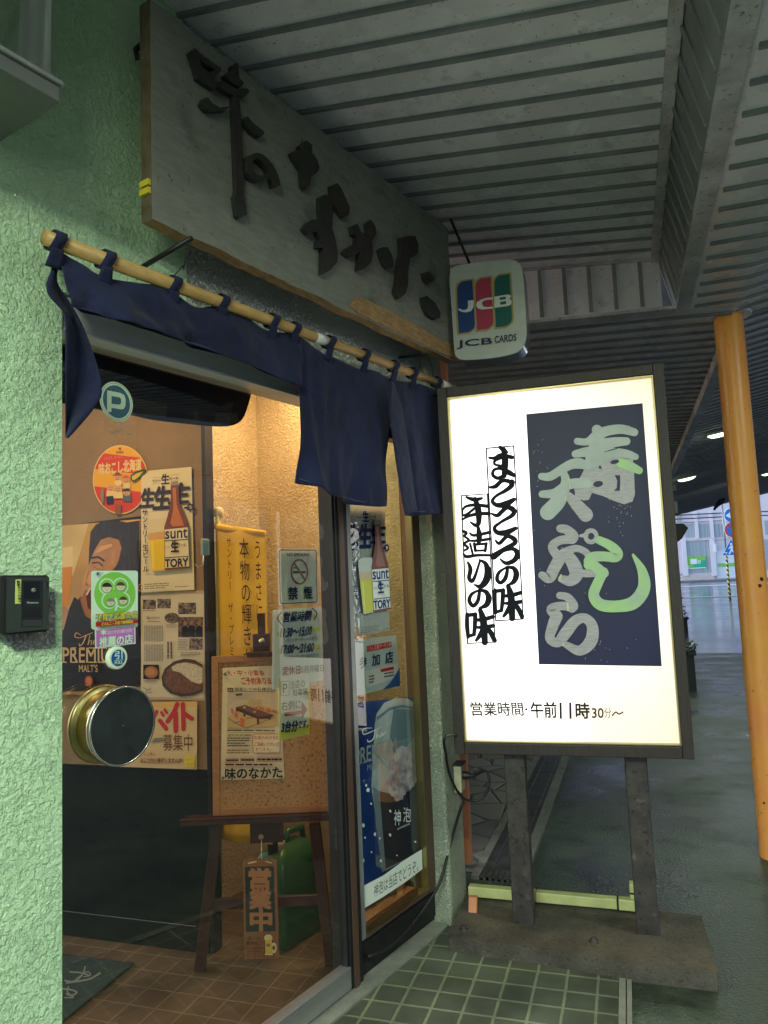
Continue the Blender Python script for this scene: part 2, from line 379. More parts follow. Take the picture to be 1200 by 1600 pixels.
beam_m = mat('beam_paint', (0.68, 0.63, 0.68), 0.5, metal=0.0, var=0.5, vscale=5, bump=0.15, bscale=18, detail=9, spots=((60, .62, .68, .4),))
easel_wood = mat('easel_wood', (0.055, 0.022, 0.018), 0.35, var=0.3, vscale=14, stretch=(3, 3, 0.5), bump=0.06)
cork = mat('cork', (0.42, 0.24, 0.10), 0.9, var=0.62, vscale=95, bump=0.5, bscale=150, bdist=0.002, ramp=(0.3, 0.5), detail=3)
cork_frame = mat('cork_frame', (0.42, 0.20, 0.075), 0.5, var=0.25, vscale=14, stretch=(2, 2, 6), bump=0.05)
orange_p = mat('orange_paint', (0.80, 0.30, 0.14), 0.45, var=0.15, vscale=9, bump=0.06, bscale=30)
pillar_p = mat('pillar_paint', (0.86, 0.40, 0.07), 0.36, var=0.22, vscale=2.2, col2=(0.84, 0.29, 0.08), bump=0.04, bscale=25, rvar=0.08, spots=((55, .69, .73, .35),))
yellow_p = mat('yellow_paint', (0.66, 0.66, 0.28), 0.5, var=0.2, vscale=14)
black_rub = mat('black_rubber', (0.012, 0.012, 0.013), 0.5)
asphalt = mat('asphalt', (0.088, 0.122, 0.094), 0.40, var=0.68, vscale=1.5, bump=0.7, bscale=85, bdist=0.006, rvar=0.26, detail=11, ramp=(0.40, 0.62), spots=((95, .62, .68, 2.0), (60, .60, .66, .55), (5, .55, .7, .5)))
wet_road = mat('wet_road', (0.13, 0.145, 0.185), 0.16, var=0.3, vscale=0.35, bump=0.08, bscale=30, rvar=0.10, detail=8)
conc_strip = mat('conc_strip', (0.26, 0.26, 0.23), 0.7, var=0.35, vscale=9, bump=0.3, bscale=90)
mat_green = mat('floor_mat_pile', (0.008, 0.028, 0.022), 0.95, var=0.3, vscale=60, bump=0.7, bscale=260, bdist=0.004)
paper = mat('paper', (0.80, 0.76, 0.66), 0.75, var=0.05, vscale=4, bump=0.12, bscale=12, bdist=0.004)
cream_paper = mat('cream_paper', (0.78, 0.68, 0.44), 0.75, var=0.08, vscale=4, bump=0.12, bscale=12, bdist=0.004)
tan_paper = mat('tan_paper', (0.66, 0.56, 0.38), 0.6, var=0.06, vscale=4, bump=0.1, bscale=10, bdist=0.004)
white_sheet = mat('white_sheet', (0.74, 0.80, 0.74), 0.6, var=0.05, vscale=4)
clear_film = glass('clear_film', 0.9, (0.96, 0.97, 0.95))
door_glass = glass('door_glass', 2.15, (0.90, 0.92, 0.90))
INK = flat((0.012, 0.012, 0.02)); INKB = flat((0.02, 0.025, 0.09)); WHITE = flat((0.78, 0.78, 0.76)); RED = flat((0.62, 0.03, 0.04))
GREY = flat((0.22, 0.21, 0.19)); DGREY = flat((0.08, 0.075, 0.07)); BLACKP = flat((0.012, 0.011, 0.012), 0.45)

# ================================================================== the setting: ground
def sheet(name, pts, z, m, kind='structure', sub=None):
    b = M(); b.add([V((x, y, z)) for x, y in pts], [tuple(range(len(pts)))], m); return b.build(name, kind=kind, loc=(0, 0, 0))
def far_z(y): return 0.0 if y < 38 else min(0.62, (y - 38) * 0.031)
b = M()
ys = [-40, -10, 0, 4, 8, 14, 20, 38, 48, 58, 140]
b.add([V((x, y, far_z(y))) for y in ys for x in (-60, 60)], [(2 * i, 2 * i + 1, 2 * i + 3, 2 * i + 2) for i in range(5)], asphalt)
b.add([V((x, y, far_z(y))) for y in ys for x in (-60, 60)], [(2 * i, 2 * i + 1, 2 * i + 3, 2 * i + 2) for i in range(5, 10)], wet_road)
b.build('ground', kind='structure', loc=(0, 0, 0))
TS = 0.1016
porch = tiles('porch_tiles', (0.105, 0.115, 0.085), (0.085, 0.095, 0.072), (0.22, 0.245, 0.165), TS, (-0.934, 2.735), 0.42, 0.06)
inner_t = tiles('inner_tiles', (0.105, 0.064, 0.028), (0.088, 0.054, 0.025), (0.17, 0.115, 0.06), 0.104, (-1.64, 2.62), 0.5, 0.03)
uo = lambda u, o: (lambda p: (p.x, p.y))(FF.P(u, 0, o))
sheet('pavement', [uo(-3.2, 0.075), (-0.13 + 0.25, 0.3), (-0.13, 2.60), (-0.13, 3.12), (-0.80, 3.12), uo(0.57, 0.075)], 0.004, porch)
sheet('floor', [uo(-3.2, -0.03), uo(0.6, -0.03), uo(0.6, -3.0), uo(-3.2, -3.0)], 0.005, inner_t)
b = M(); b.box(FF, -3.2, 0.57, -0.05, 0.012, -0.03, 0.075, conc_strip); b.build('door_threshold', label='grey concrete threshold strip under the glass door', cat='threshold')
# tile edging strip and stone paving beside the drain
b = M()
for x0, x1 in ((-0.130, -0.108), (-0.104, -0.088)): b.add([V((x0 + 0.01, 0.3, 0.008)), V((x1 + 0.01, 0.3, 0.008)), V((x1, 2.97, 0.008)), V((x0, 2.97, 0.008))], [(0, 1, 2, 3)], conc_strip)
b.build('pavement_edging', kind='structure', loc=(0, 0, 0))
def crazy(name):
    m = bpy.data.materials.new(name); m.use_nodes = True; t = m.node_tree; n = t.nodes; l = t.links; p = n['Principled BSDF']
    tc = n.new('ShaderNodeTexCoord'); v = n.new('ShaderNodeTexVoronoi'); v.feature = 'DISTANCE_TO_EDGE'; v.inputs['Scale'].default_value = 4.2
    v2 = n.new('ShaderNodeTexVoronoi'); v2.inputs['Scale'].default_value = 4.2
    for q in (v, v2): l.new(tc.outputs['Object'], q.inputs['Vector'])
    r = n.new('ShaderNodeValToRGB'); r.color_ramp.elements[0].position = 0.0; r.color_ramp.elements[1].position = 0.06
    l.new(v.outputs[0], r.inputs[0])
    mx = n.new('ShaderNodeMix'); mx.data_type = 'RGBA'; mx.inputs[6].default_value = (0.16, 0.15, 0.15, 1); mx.inputs[7].default_value = (0.30, 0.29, 0.28, 1)
    l.new(v2.outputs['Color'], mx.inputs[0])
    mx2 = n.new('ShaderNodeMix'); mx2.data_type = 'RGBA'; mx2.inputs[6].default_value = (0.12, 0.115, 0.11, 1)
    l.new(r.outputs[0], mx2.inputs[0]); l.new(mx.outputs[2], mx2.inputs[7]); l.new(mx2.outputs[2], p.inputs['Base Color'])
    k = n.new('ShaderNodeBump'); k.inputs['Distance'].default_value = 0.01; l.new(r.outputs[0], k.inputs['Height']); l.new(k.outputs[0], p.inputs['Normal'])
    p.inputs['Roughness'].default_value = 0.7; return m
sheet('pavement', [(-1.9, 3.66), (-0.80, 3.70), (-0.70, 20), (-1.9, 20)], 0.004, crazy('stone_paving'))
dr = thing('drain_channel', 'long grey steel drain cover running between stone paving and asphalt', 'drain', (-0.66, 3.75, 0.0))
b = M()
for x0, x1, h in ((-0.815, -0.775, 0.016), (-0.605, -0.555, 0.022)): b.prism([V((x0, 3.62, 0.0)), V((x1, 3.62, 0)), V((x1 + 0.09, 20, 0)), V((x0 + 0.09, 20, 0))], (0, 0, h), conc_strip)
b.build('kerb', dr)
b = M(); y = 3.62
drain_steel = mat('drain_steel', (0.17, 0.17, 0.18), 0.4, metal=0.6, var=0.35, vscale=12, bump=0.1)
while y < 19:
    b.prism([V((-0.772 + (y - 3.6) * .0055, y, 0)), V((-0.608 + (y - 3.6) * .0055, y, 0)), V((-0.608 + (y + .99 - 3.6) * .0055, y + 0.985, 0)), V((-0.772 + (y + .99 - 3.6) * .0055, y + 0.985, 0))], (0, 0, 0.010), drain_steel)
    for q in (0.03, 0.125):
        xx = -0.772 + (y - 3.6) * .0055 + q; b.prism([V((xx, y, 0.010)), V((xx + 0.012, y, 0.010)), V((xx + 0.017, y + 0.985, 0.010)), V((xx + 0.005, y + 0.985, 0.010))], (0, 0, 0.005), drain_steel)
    if y < 3.7:
        for k in range(6): b.box(XF(y), -0.77 + k * 0.028, -0.757 + k * 0.028, 0.0, 0.017, -0.10, 0.0, drain_steel)
    y += 1.0
b.build('cover', dr)

# ================================================================== shop shell
ZT = 3.35
b = M()
WF = 0.06
UE = FF.ab(97, 900, WF)[0]
UM = FF.ab(292, 430, WF)[0]
b.box(FF, -6.0, UE, 0.0, ZT, -0.16, WF, green_stucco); b.box(FF, UE + 0.0005, UM, 2.172, ZT, -0.16, WF - 0.0003, green_stucco)
b.box(FF, UM + 0.0005, 0.585, 2.172, ZT, -0.16, WF - 0.003, rough_stucco)
wall = b.build('facade_wall', label='pale green rough stucco shop wall around and above the door', cat='wall')
# patch of unpainted stucco round the intercom
pt = [FF.px(x, y, WF + 0.001) for x, y in ((84, 925), (86, 935), (86, 1012), (60, 1014), (25, 1017), (5, 992), (3, 985), (60, 980), (76, 960), (78, 925))]
b = M(); b.prism([p - FN * 0.004 for p in pt], FN * 0.006, bare_stucco); b.build('bare_patch', wall, label='grey unpainted patch of stucco below the intercom')

# lower panel, posts and frame of the fixed window
dw = thing('side_window', 'tall fixed shop window in brown frame right of the glass door', 'window', FF.P(0.28, 0, 0))
b = M()
b.box(FF, 0.047, 0.587, 0.012, 0.135, -0.05, 0.0, black_metal); b.box(FF, 0.047, 0.587, 0.03, 0.12, 0.0, 0.006, black_metal)
b.build('kick_panel', dw, bevel=0.002)
b = M(); b.box(FF, -0.027, 0.045, 0.012, 2.08, -0.06, 0.02, black_metal); b.build('post', dw, bevel=0.003)
b = M(); b.box(FF, -0.012, 0.016, 0.012, 2.08, 0.02, 0.026, brown_frame); b.build('post_trim', dw)
b = M(); b.box(FF, 0.0455, 0.088, 0.136, 2.08, -0.045, 0.006, alu_dull); b.build('frame', dw, bevel=0.002, label='grey aluminium upright beside the post')
b = M(); b.box(FF, 0.53, 0.587, 0.136, 2.08, -0.05, 0.014, brown_frame); b.box(FF, 0.0885, 0.53, 0.136, 0.152, -0.05, 0.010, brown_frame)
b.box(FF, 0.0885, 0.53, 2.03, 2.08, -0.05, 0.010, brown_frame); b.build('frame', dw, bevel=0.002)
b = M(); b.box(FF, 0.089, 0.524, 0.1525, 0.158, -0.02, 0.013, brass); b.box(FF, 0.524, 0.5295, 0.1525, 2.03, -0.02, 0.013, brass); b.build('glazing_bead', dw)
b = M(); b.box(FF, 0.089, 0.524, 0.13, 0.1515, -0.16, -0.051, raw_wood); b.build('sill', dw)
b = M(); q = [FF.P(0.0885, 0.158, -0.012), FF.P(0.524, 0.158, -0.012), FF.P(0.524, 2.03, -0.012), FF.P(0.0885, 2.03, -0.012)]
b.add(q, [(0, 1, 2, 3)], door_glass); b.build('pane', dw)

# concrete pier at the end of the facade
p0 = [V((*uo(0.589, 0.03), 0)), V((-0.795, 3.125, 0)), V((-0.765, 3.30, 0)), V((-0.868, 3.60, 0)), V((-1.10, 3.60, 0)), V((*uo(0.589, -0.3), 0))]
b = M(); b.prism(p0, (0, 0, 3.3), column_paint)
pier = b.build('concrete_pier', label='stained rough concrete pier at the right end of the shop front', cat='pier', bevel=0.012)

# header box above the door
hd = thing('door_header', 'grey metal door header box above the glass door', 'header', FF.P(-0.6, 2.08, 0))
b = M(); b.box(FF, -1.16, -0.0275, 2.085, 2.170, -0.06, 0.05, mat('header_metal', (0.80, 0.80, 0.82), 0.38, metal=0.3, var=0.12, vscale=10, stretch=(1, 1, 6))); b.build('casing', hd, bevel=0.003)
b = M(); b.box(FF, -1.16, -0.0275, 2.079, 2.0845, -0.02, 0.054, mat('lit_edge_white', (0.85, 0.85, 0.85), 0.3)); b.build('drip_edge', hd, label='metal lower edge coloured white for the light from inside')  # white colour stands in for indoor light catching the header's lower edge

# glass door
dg = thing('glass_door', 'frameless looking glass shop door covered with stickers and a drum handle', 'door', FF.P(-0.6, 0.02, 0))
b = M(); b.add([FF.P(-1.3, 0.085, 0), FF.P(-0.04, 0.085, 0), FF.P(-0.04, 2.079, 0), FF.P(-1.3, 2.079, 0)], [(0, 1, 2, 3)], door_glass); b.build('pane', dg)
b = M(); b.box(FF, -1.3, -0.029, 0.018, 0.092, -0.02, 0.022, alu); b.build('bottom_rail', dg, bevel=0.003)
b = M(); b.box(FF, -0.040, -0.0285, 0.093, 2.078, -0.014, 0.014, black_metal); b.build('stile', dg)
# drum-shaped pull handle
ha, hb = FF.ab(191, 1134, 0.085); hr = (FF.ab(193, 1070, 0.085)[1] - FF.ab(183, 1199, 0.085)[1]) / 2 * 0.985


hm = M()
hm.lathe(FF, [(hr * 0.97, 0.002), (hr, 0.004), (hr, 0.012), (hr * 0.95, 0.015), (hr * 0.86, 0.018)], brass, 64, ha, hb)
hm.lathe(FF, [(hr * 0.86, 0.018), (hr * 0.84, 0.03), (hr * 0.84, 0.05), (hr * 0.88, 0.068), (hr * 0.98, 0.074)], brass, 64, ha, hb)
hdl = hm.build('pull_handle', dg, label='round brass drum pull handle with black face')
hm = M(); hm.lathe(FF, [(hr * 0.98, 0.0745), (hr, 0.078), (hr, 0.088), (hr * 0.985, 0.092), (hr * 0.95, 0.090)], steel_rim, 64, ha, hb); hm.build('rim', hdl)
hm = M(); hm.lathe(FF, [(hr * 0.952, 0.0885), (hr * 0.6, 0.0887), (0.001, 0.0888)], drum_face, 64, ha, hb, False); hm.build('face', hdl)

# ================================================================== window box at the upper left
bw = thing('bay_window', 'grey framed show window box with a pale curtain high on the green wall', 'window', FF.P(-1.55, 2.3, 0.06))
fo = 0.34
u1 = FF.ab(95, 150, fo)[0]; zt1 = FF.ab(95, 128, fo)[1]; zb1 = FF.ab(95, 157, fo)[1]
b = M(); b.box(FF, -2.6, u1, zb1 - 0.005, zt1 - 0.012, WF + 0.001, fo, mat('box_grey', (0.16, 0.17, 0.165), 0.5, var=0.3, vscale=9)); b.box(FF, -2.6, u1 + 0.006, zt1 - 0.0115, zt1, WF + 0.001, fo + 0.008, alu_dull)
b.box(FF, -2.0, -1.96, zt1 + 0.001, 3.2, fo - 0.04, fo - 0.005, alu_dull)
b.build('frame', bw, bevel=0.004)
b = M(); b.add([FF.P(-2.6, zt1 + 0.001, fo - 0.02), FF.P(u1 - 0.012, zt1 + 0.001, fo - 0.02), FF.P(u1 - 0.012, 3.2, fo - 0.02), FF.P(-2.6, 3.2, fo - 0.02)], [(0, 1, 2, 3)], door_glass); b.build('pane', bw)
cur = mat('curtain_white', (0.86, 0.90, 0.82), 0.9, var=0.1, vscale=6)
b = M(); b.grid(lambda s, t: FF.P(u1 - 0.004 - s * 0.072 + 0.02 * t * (1 - s), zt1 + 0.012 + t * 0.7, fo - 0.032 - 0.007 * sin(s * 16 + t * 3)), 30, 12, cur); b.build('curtain', bw, label='white net curtain')
b = M(); b.box(FF, -2.6, u1 - 0.021, zt1 + 0.001, 3.2, WF + 0.002, WF + 0.012, mat('window_back', (0.20, 0.24, 0.22), 0.8)); b.build('back_panel', bw)

# ================================================================== intercom
icf = 0.115
it = thing('intercom', 'black door intercom unit with camera on the green wall', 'intercom', FF.P(-1.29, 1.34, WF))
I4 = lambda x, y, o: FF.px(x, y, o)
b = M()
outer = [(4, 902), (8, 898.5), (76, 898.5), (80, 902), (79, 984), (75, 987), (8, 992), (2, 988)]
b.prism([I4(*p, icf) - FN * (icf - WF) for p in outer], FN * (icf - WF - 0.008), black_rub)
b.prism([I4(*p, icf) - FN * 0.0085 for p in ((13, 902), (77, 902), (76, 983), (12, 989))], FN * 0.0085, mat('intercom_shell', (0.030, 0.036, 0.034), 0.38, bump=0.05, bscale=500))
b.build('body', it, bevel=0.003)
s = Sheet(FF, icf + 0.0005); zi = s.zoom(0, 850, 8)
s.base([(275, 455), (540, 455), (530, 1035), (268, 1040)], mat('intercom_panel', (0.016, 0.02, 0.024), 0.25), zi, 0.0004)
s.rect(300, 470, 500, 690, mat('lens_window', (0.012, 0.013, 0.018), 0.08), zi)
s.lines(285, 790, 520, 930, 9, BLACKP, zi); s.rect(280, 950, 522, 1030, mat('intercom_button', (0.028, 0.034, 0.032), 0.4), zi)
s.rect(585, 462, 594, 545, BLACKP, zi)
s.build('front_panel', parent=it)
b = M(); lc = FF.ab(413 / 8, 850 + 577 / 8, icf)
b.lathe(FF, [(0.0052, icf + 0.001), (0.0052, icf + 0.004), (0.0035, icf + 0.005), (0.0001, icf + 0.0035)], mat('lens_ring', (0.35, 0.36, 0.32), 0.2, metal=0.8), 20, *lc); b.build('camera_lens', it)
s = Sheet(FF, icf + 0.001); s.base([(195, 445), (265, 440), (262, 745), (188, 748)], flat((0.55, 0.62, 0.18)), zi, 0.0005)
s.vtext('防犯カメラ作動中', 205, 455, 252, 738, INK, zi, 0.02); s.build('tape_label', parent=it, label='yellow green label strip with small black writing')
s = Sheet(FF, icf + 0.001); s.text('Panasonic', 338, 722, 480, 742, flat((0.5, 0.52, 0.52)), zi); s.build('lettering', parent=it)

# ================================================================== name board over the door
BO = 0.20
bd = thing('shop_signboard', 'long weathered wooden name board with dark raised characters above the door curtain', 'signboard', FF.P(-0.16, 2.38, BO))
zb0, zb2 = FF.ab(245, 345, BO)[1], 2.995
ua, ub = FF.ab(236, 170, BO)[0], FF.ab(705, 460, BO)[0]
b = M()
def bface(s, t):     # slightly uneven plank outline
    u = ua + (ub - ua) * s; z = zb0 + (zb2 - zb0) * t
    return FF.P(u + 0.004 * noise.noise(V((t * 9, s * 3, 1))), z + 0.006 * noise.noise(V((s * 11, t, 4))) + 0.004 * noise.noise(V((s * 37, t, 2))), BO + 0.002 * noise.noise(V((s * 20, t * 8, 0))))
nu, nv = 80, 16
front = [bface(i / nu, j / nv) for j in range(nv + 1) for i in range(nu + 1)]
b.add(front, [(j * (nu + 1) + i, j * (nu + 1) + i + 1, (j + 1) * (nu + 1) + i + 1, (j + 1) * (nu + 1) + i) for j in range(nv) for i in range(nu)], board_wood, True)
def edge(idx, m):
    P = [front[i] for i in idx]; Q = [p - FN * 0.042 for p in P]; n = len(P)
    b.add(P + Q, [(i, i + 1, n + i + 1, n + i) for i in range(n - 1)], m)
edge(range(nu + 1), raw_wood); edge([nv * (nu + 1) + i for i in range(nu + 1)], board_wood)
edge([j * (nu + 1) for j in range(nv + 1)], mat('end_wood', (0.16, 0.12, 0.07), 0.8, var=0.5, vscale=20, stretch=(3, 3, 1))); edge([j * (nu + 1) + nu for j in range(nv + 1)], board_wood)
b.add([FF.P(ua, zb0, BO - 0.042), FF.P(ub, zb0, BO - 0.042), FF.P(ub, zb2, BO - 0.042), FF.P(ua, zb2, BO - 0.042)], [(0, 1, 2, 3)], board_wood)
b.build('board', bd)
# strip of peeled pale wood along the lower right edge
b = M(); pe = [(440, 461), (452, 466), (470, 478), (500, 487), (520, 488), (545, 487), (580, 498), (620, 516), (660, 532), (690, 545), (708, 551), (711, 563), (690, 554), (600, 512), (520, 475)]
pe = [(545, 478), (556, 463), (575, 470), (600, 482), (640, 502), (680, 526), (709, 541), (711, 562), (660, 538), (600, 509), (560, 490)]
b.prism([FF.px(*p, BO + 0.002) - FN * 0.003 for p in pe], FN * 0.005, raw_wood); b.build('peeled_edge', bd, label='bare orange brown wood where the face has peeled')
def z4(x, y): return 280 + x / 5.16, 50 + y / 5.16
def z5(x, y): return 440 + x / 4.2857, 200 + y / 4.2857
glyph_shapes = [
 ([z4(*p) for p in [(88,160),(128,130),(158,165),(170,240),(195,295),(230,320),(315,415),(320,440),(290,462),(220,420),(150,370),(130,280)]], .030),
 ([z4(*p) for p in [(130,132),(200,195),(340,290),(338,322),(270,358),(250,332),(290,300),(190,240),(165,200)]], .034),
 ([z4(*p) for p in [(372,350),(430,300),(430,265),(468,250),(480,290),(485,370),(520,405),(515,430),(490,445),(455,430),(400,390)]], .032),
 ([z4(*p) for p in [(325,430),(345,390),(400,420),(460,455),(550,455),(570,480),(540,515),(490,510),(440,505),(330,445)]], .036),
 ([z4(*p) for p in [(180,575),(200,535),(235,525),(270,575),(330,608),(405,598),(410,605),(370,635),(300,640),(240,640),(200,610)]], .030),
 ([z4(*p) for p in [(435,490),(485,470),(500,700),(520,1100),(525,1310),(550,1470),(490,1502),(470,1480),(447,1325),(465,1290),(455,1000),(442,700)]], .030),
 ([z4(*p) for p in [(510,700),(552,675),(600,735),(685,800),(685,825),(650,848),(590,810),(540,750)]], .030),
 ([z5(*p) for p in [(65,165),(105,145),(140,155),(120,120),(170,82),(205,115),(205,170),(240,210),(255,265),(245,290),(200,330),(190,385),(165,412),(145,385),(135,280),(90,215)]], .032),
 ([z5(*p) for p in [(333,385),(375,367),(405,410),(435,480),(457,530),(452,580),(418,600),(395,575),(355,510),(335,430)]], .030),
 ([z5(*p) for p in [(258,460),(300,442),(330,490),(345,560),(340,670),(360,740),(377,830),(375,895),(330,950),(275,978),(275,900),(280,800),(240,800),(245,750),(262,740),(240,690),(180,712),(150,675),(170,640),(215,610),(265,620),(258,540)]], .032),
 ([z5(*p) for p in [(472,655),(510,640),(530,690),(555,715),(580,690),(575,640),(600,613),(630,660),(637,710),(605,755),(615,830),(600,900),(555,945),(517,955),(525,830),(460,868),(417,835),(440,805),(500,770),(505,730),(480,710)]], .032),
 ([z5(*p) for p in [(658,815),(680,797),(712,797),(740,850),(752,900),(750,935),(715,943),(690,915),(670,860)]], .030),
 ([z5(*p) for p in [(798,735),(840,722),(895,722),(918,780),(915,835),(880,865),(862,870),(848,960),(848,1050),(830,1110),(790,1143),(763,1100),(775,1040),(790,900),(805,830)]], .034),
 ([z5(*p) for p in [(950,970),(985,960),(1025,995),(1025,1020),(985,1042),(960,1010)]], .030),
 ([z5(*p) for p in [(945,1135),(975,1123),(1030,1170),(1067,1240),(1060,1270),(1030,1283),(985,1255),(955,1190)]], .030),
]
b = M()
for pts, h in glyph_shapes:
    h *= 0.62
    P = [FF.px(*p, BO + h) - FN * (h - 0.0015) for p in pts]; b.prism(P, FN * (h - 0.0015), bark)
c_, L_, R_ = stroke_outline([z4(*p) for p in [(715,1140),(680,1175),(620,1165),(572,1110),(568,1050),(600,1005),(645,998),(700,1035),(755,1110),(785,1180),(800,1240)]], [3,8,9,9,9,9,9,9,9,9,8], 4)
k = len(c_); P = [FF.px(*p, BO + 0.028) - FN * 0.0265 for p in L_ + R_]; Q = [p + FN * 0.0265 for p in P]
fs = []
for i in range(k - 1): fs += [(2 * k + i, 2 * k + i + 1, 3 * k + i + 1, 3 * k + i), (i, i + 1, 2 * k + i + 1, 2 * k + i), (k + i, 3 * k + i, 3 * k + i + 1, k + i + 1)]
fs += [(0, k, 3 * k, 2 * k), (k - 1, 2 * k - 1, 4 * k - 1, 3 * k - 1)]
b.add(P + Q, fs, bark)
b.build('lettering', bd, bevel=0.0025, label='dark carved wood characters raised off the board')
b = M()
for z in (2.86, 2.90): pass
b.tube([FF.px(222, 68, WF + 0.06), FF.px(212, 68 + 10, WF + 0.06), FF.px(212, 90, WF + 0.06), FF.px(236, 84, BO - 0.05)], 0.008, black_rub, 8)
b.build('wall_hook', bd)
for u in (-0.7, 0.4):
    b = M(); b.box(FF, u - 0.02, u + 0.02, 2.6, 2.64, WF, BO - 0.043, black_metal); b.build('standoff', bd)
s = Sheet(FF, BO)
for zz in (284, 297):
    b = M(); p = FF.px(238, zz, BO); b.box(Frame(p, FD, Z, FN), -0.010, 0.0, -0.008, 0.008, -0.040, -0.004, flat((0.7, 0.55, 0.05)))
    b.build('tape', bd, label='yellow tape on the near end')

# ================================================================== curtain rod and split shop curtain
RO = 0.15
rA, rB = FF.px(70, 371, RO), FF.px(714, 609, RO); rd = (rB - rA).normalized()
rod = M(); rod.tube([rA, rA + (rB - rA) * 0.5, rB], [0.0185, 0.0175, 0.0165], pole_wood, 16); 
rodo = rod.build('curtain_rod', label='light wooden curtain rod hung below the name board', cat='rod')
def onrod(x): # point on the rod at picture column x
    t = 0.5; lo, hi = 0.0, 1.0
    a = FF.ab(x, 370 + (x - 70) * 0.371, RO)[0]; ra, rb = (rA - G0).dot(FD), (rB - G0).dot(FD)
    return rA + (rB - rA) * ((a - ra) / (rb - ra))
for x in (500, 694):
    b = M(); p = onrod(x); b.tube([p - rd * 0.03, p + rd * 0.03], 0.0182, flat((0.72, 0.72, 0.70), 0.5), 16)
    b.build('tape', rodo, label='white tape wrapped round the rod')
br = M()
a0 = FF.px(217, 421, WF); a1 = FF.px(310, 381, WF + 0.16); a1 = V((a1.x, a1.y, a0.z + 0.09))
br.tube([FF.P((a0 - G0).dot(FD), a0.z, WF - 0.01), FF.P((a0 - G0).dot(FD) + 0.02, a0.z + 0.04, RO + 0.10)], 0.007, black_metal, 8)
bro = br.build('rod_bracket', label='thin black bracket arm by the near end of the curtain rod', cat='bracket', group='brackets of the curtain rod')
b = M(); p0_ = FF.P((a0 - G0).dot(FD) + 0.02, a0.z + 0.04, RO + 0.10); p1_ = onrod(268)
wp = [p0_, p0_ * 0.6 + p1_ * 0.4 + V((0.0, 0, -0.03)), p0_ * 0.3 + p1_ * 0.7 + FD * 0.02 + Z * 0.02, p1_ + Z * 0.0165]
b.tube([V(q) for q in catmull([tuple(w) for w in wp], 6)], 0.0016, black_rub, 6); b.build('wire', bro)
br = M(); a2 = FF.px(590, 575, WF); p2_ = FF.px(668, 554, RO + 0.02)
br.tube([FF.P((p2_ - G0).dot(FD) - 0.05, p2_.z, WF - 0.01), p2_], 0.005, black_metal, 8)
bro2 = br.build('rod_bracket', label='thin black bracket arm by the far end of the curtain rod', cat='bracket', group='brackets of the curtain rod')
b = M(); p3_ = onrod(676); b.tube([V(q) for q in catmull([tuple(p2_), tuple(p2_ * 0.5 + p3_ * 0.5 + FD * 0.02), tuple(p3_ + Z * 0.016)], 8)], 0.0016, black_rub, 6); b.build('wire', bro2)

nr = thing('shop_curtain', 'dark navy split cloth curtain hanging from the wooden rod', 'curtain', FF.P(-0.3, 1.75, RO))
def lerp_poly(pts, t):
    ds = [0]
    for a, c in zip(pts, pts[1:]): ds.append(ds[-1] + math.hypot(c[0] - a[0], c[1] - a[1]))
    d = t * ds[-1]
    for i in range(len(pts) - 1):
        if d <= ds[i + 1] or i == len(pts) - 2:
            q = (d - ds[i]) / ((ds[i + 1] - ds[i]) or 1); return (pts[i][0] + (pts[i + 1][0] - pts[i][0]) * q, pts[i][1] + (pts[i + 1][1] - pts[i][1]) * q)
def cloth(top, bot, offs, amp, seed, nu=40, nv=30, wav=5.0, off0=None):
    top, bot = catmull(top, 5), catmull(bot, 5)
    def fn(s, t):
        a, c = lerp_poly(top, s), lerp_poly(bot, s); x, y = a[0] + (c[0] - a[0]) * t, a[1] + (c[1] - a[1]) * t
        o = (off0 if off0 is not None else RO - 0.01) + (offs - (off0 if off0 is not None else RO - 0.01)) * t
        p = FF.px(x, y, o)
        r = amp * (noise.noise(V((s * wav + seed, t * 1.3, seed))) + 0.5 * noise.noise(V((s * wav * 2.3, t * 2.6 + seed, 3)))) * (0.25 + 0.75 * t if amp < .04 else 1)
        return p + FN * r
    m = M(); m.grid(fn, nu, nv, navy); return m
# short rolled-up left half
tA = [(92, 392), (150, 428), (200, 440), (262, 452), (303, 480), (345, 478), (380, 492), (410, 514), (440, 520), (472, 527)]
bA = [(112, 478), (160, 492), (220, 512), (283, 532), (333, 548), (387, 568), (430, 586), (450, 594), (460, 599), (472, 604)]
m = cloth(tA, bA, RO + 0.035, 0.036, 3, 70, 20, 6)
bA2 = [(x, y - 10) for x, y in bA]
m2 = cloth(bA, bA2, 0.07, 0.012, 3, 60, 8, 7, off0=RO + 0.035); m.add(m2.v, m2.f, navy, True)
o = m.build('rolled_panel', nr, label='left half rolled up short below the rod'); 
sm_ = o.modifiers.new('thick', 'SOLIDIFY'); sm_.thickness = 0.002
# narrow flap hanging at the near end
lf = [(78, 384), (82, 417), (73, 443), (76, 462), (94, 482), (101, 495), (102, 560), (102, 684)]
rt = [(99, 396), (89, 437), (110, 473), (131, 512), (152, 570), (159, 607), (150, 633), (106, 684)]
L2, R2 = catmull(lf, 6), catmull(rt, 6)
m = M(); m.grid(lambda s, t: (lambda a, c: FF.px(a[0] + (c[0] - a[0]) * s, a[1] + (c[1] - a[1]) * s, RO - 0.02 + 0.03 * sin(s * 5 + t * 4) * min(1, t * 2)))(lerp_poly(L2, t), lerp_poly(R2, t)), 16, 40, navy)
o = m.build('flap', nr, label='narrow twisted flap at the near end'); o.modifiers.new('thick', 'SOLIDIFY').thickness = 0.002
tC = [(470, 528), (485, 538), (504, 552), (525, 560), (557, 576), (573, 577), (592, 582), (612, 594)]
bC = [(468, 754), (491, 762), (515, 774), (549, 786), (573, 791), (588, 792), (594, 792), (601, 791)]
m = cloth(tC, bC, RO + 0.03, 0.039, 11, 40, 40, 4.0)
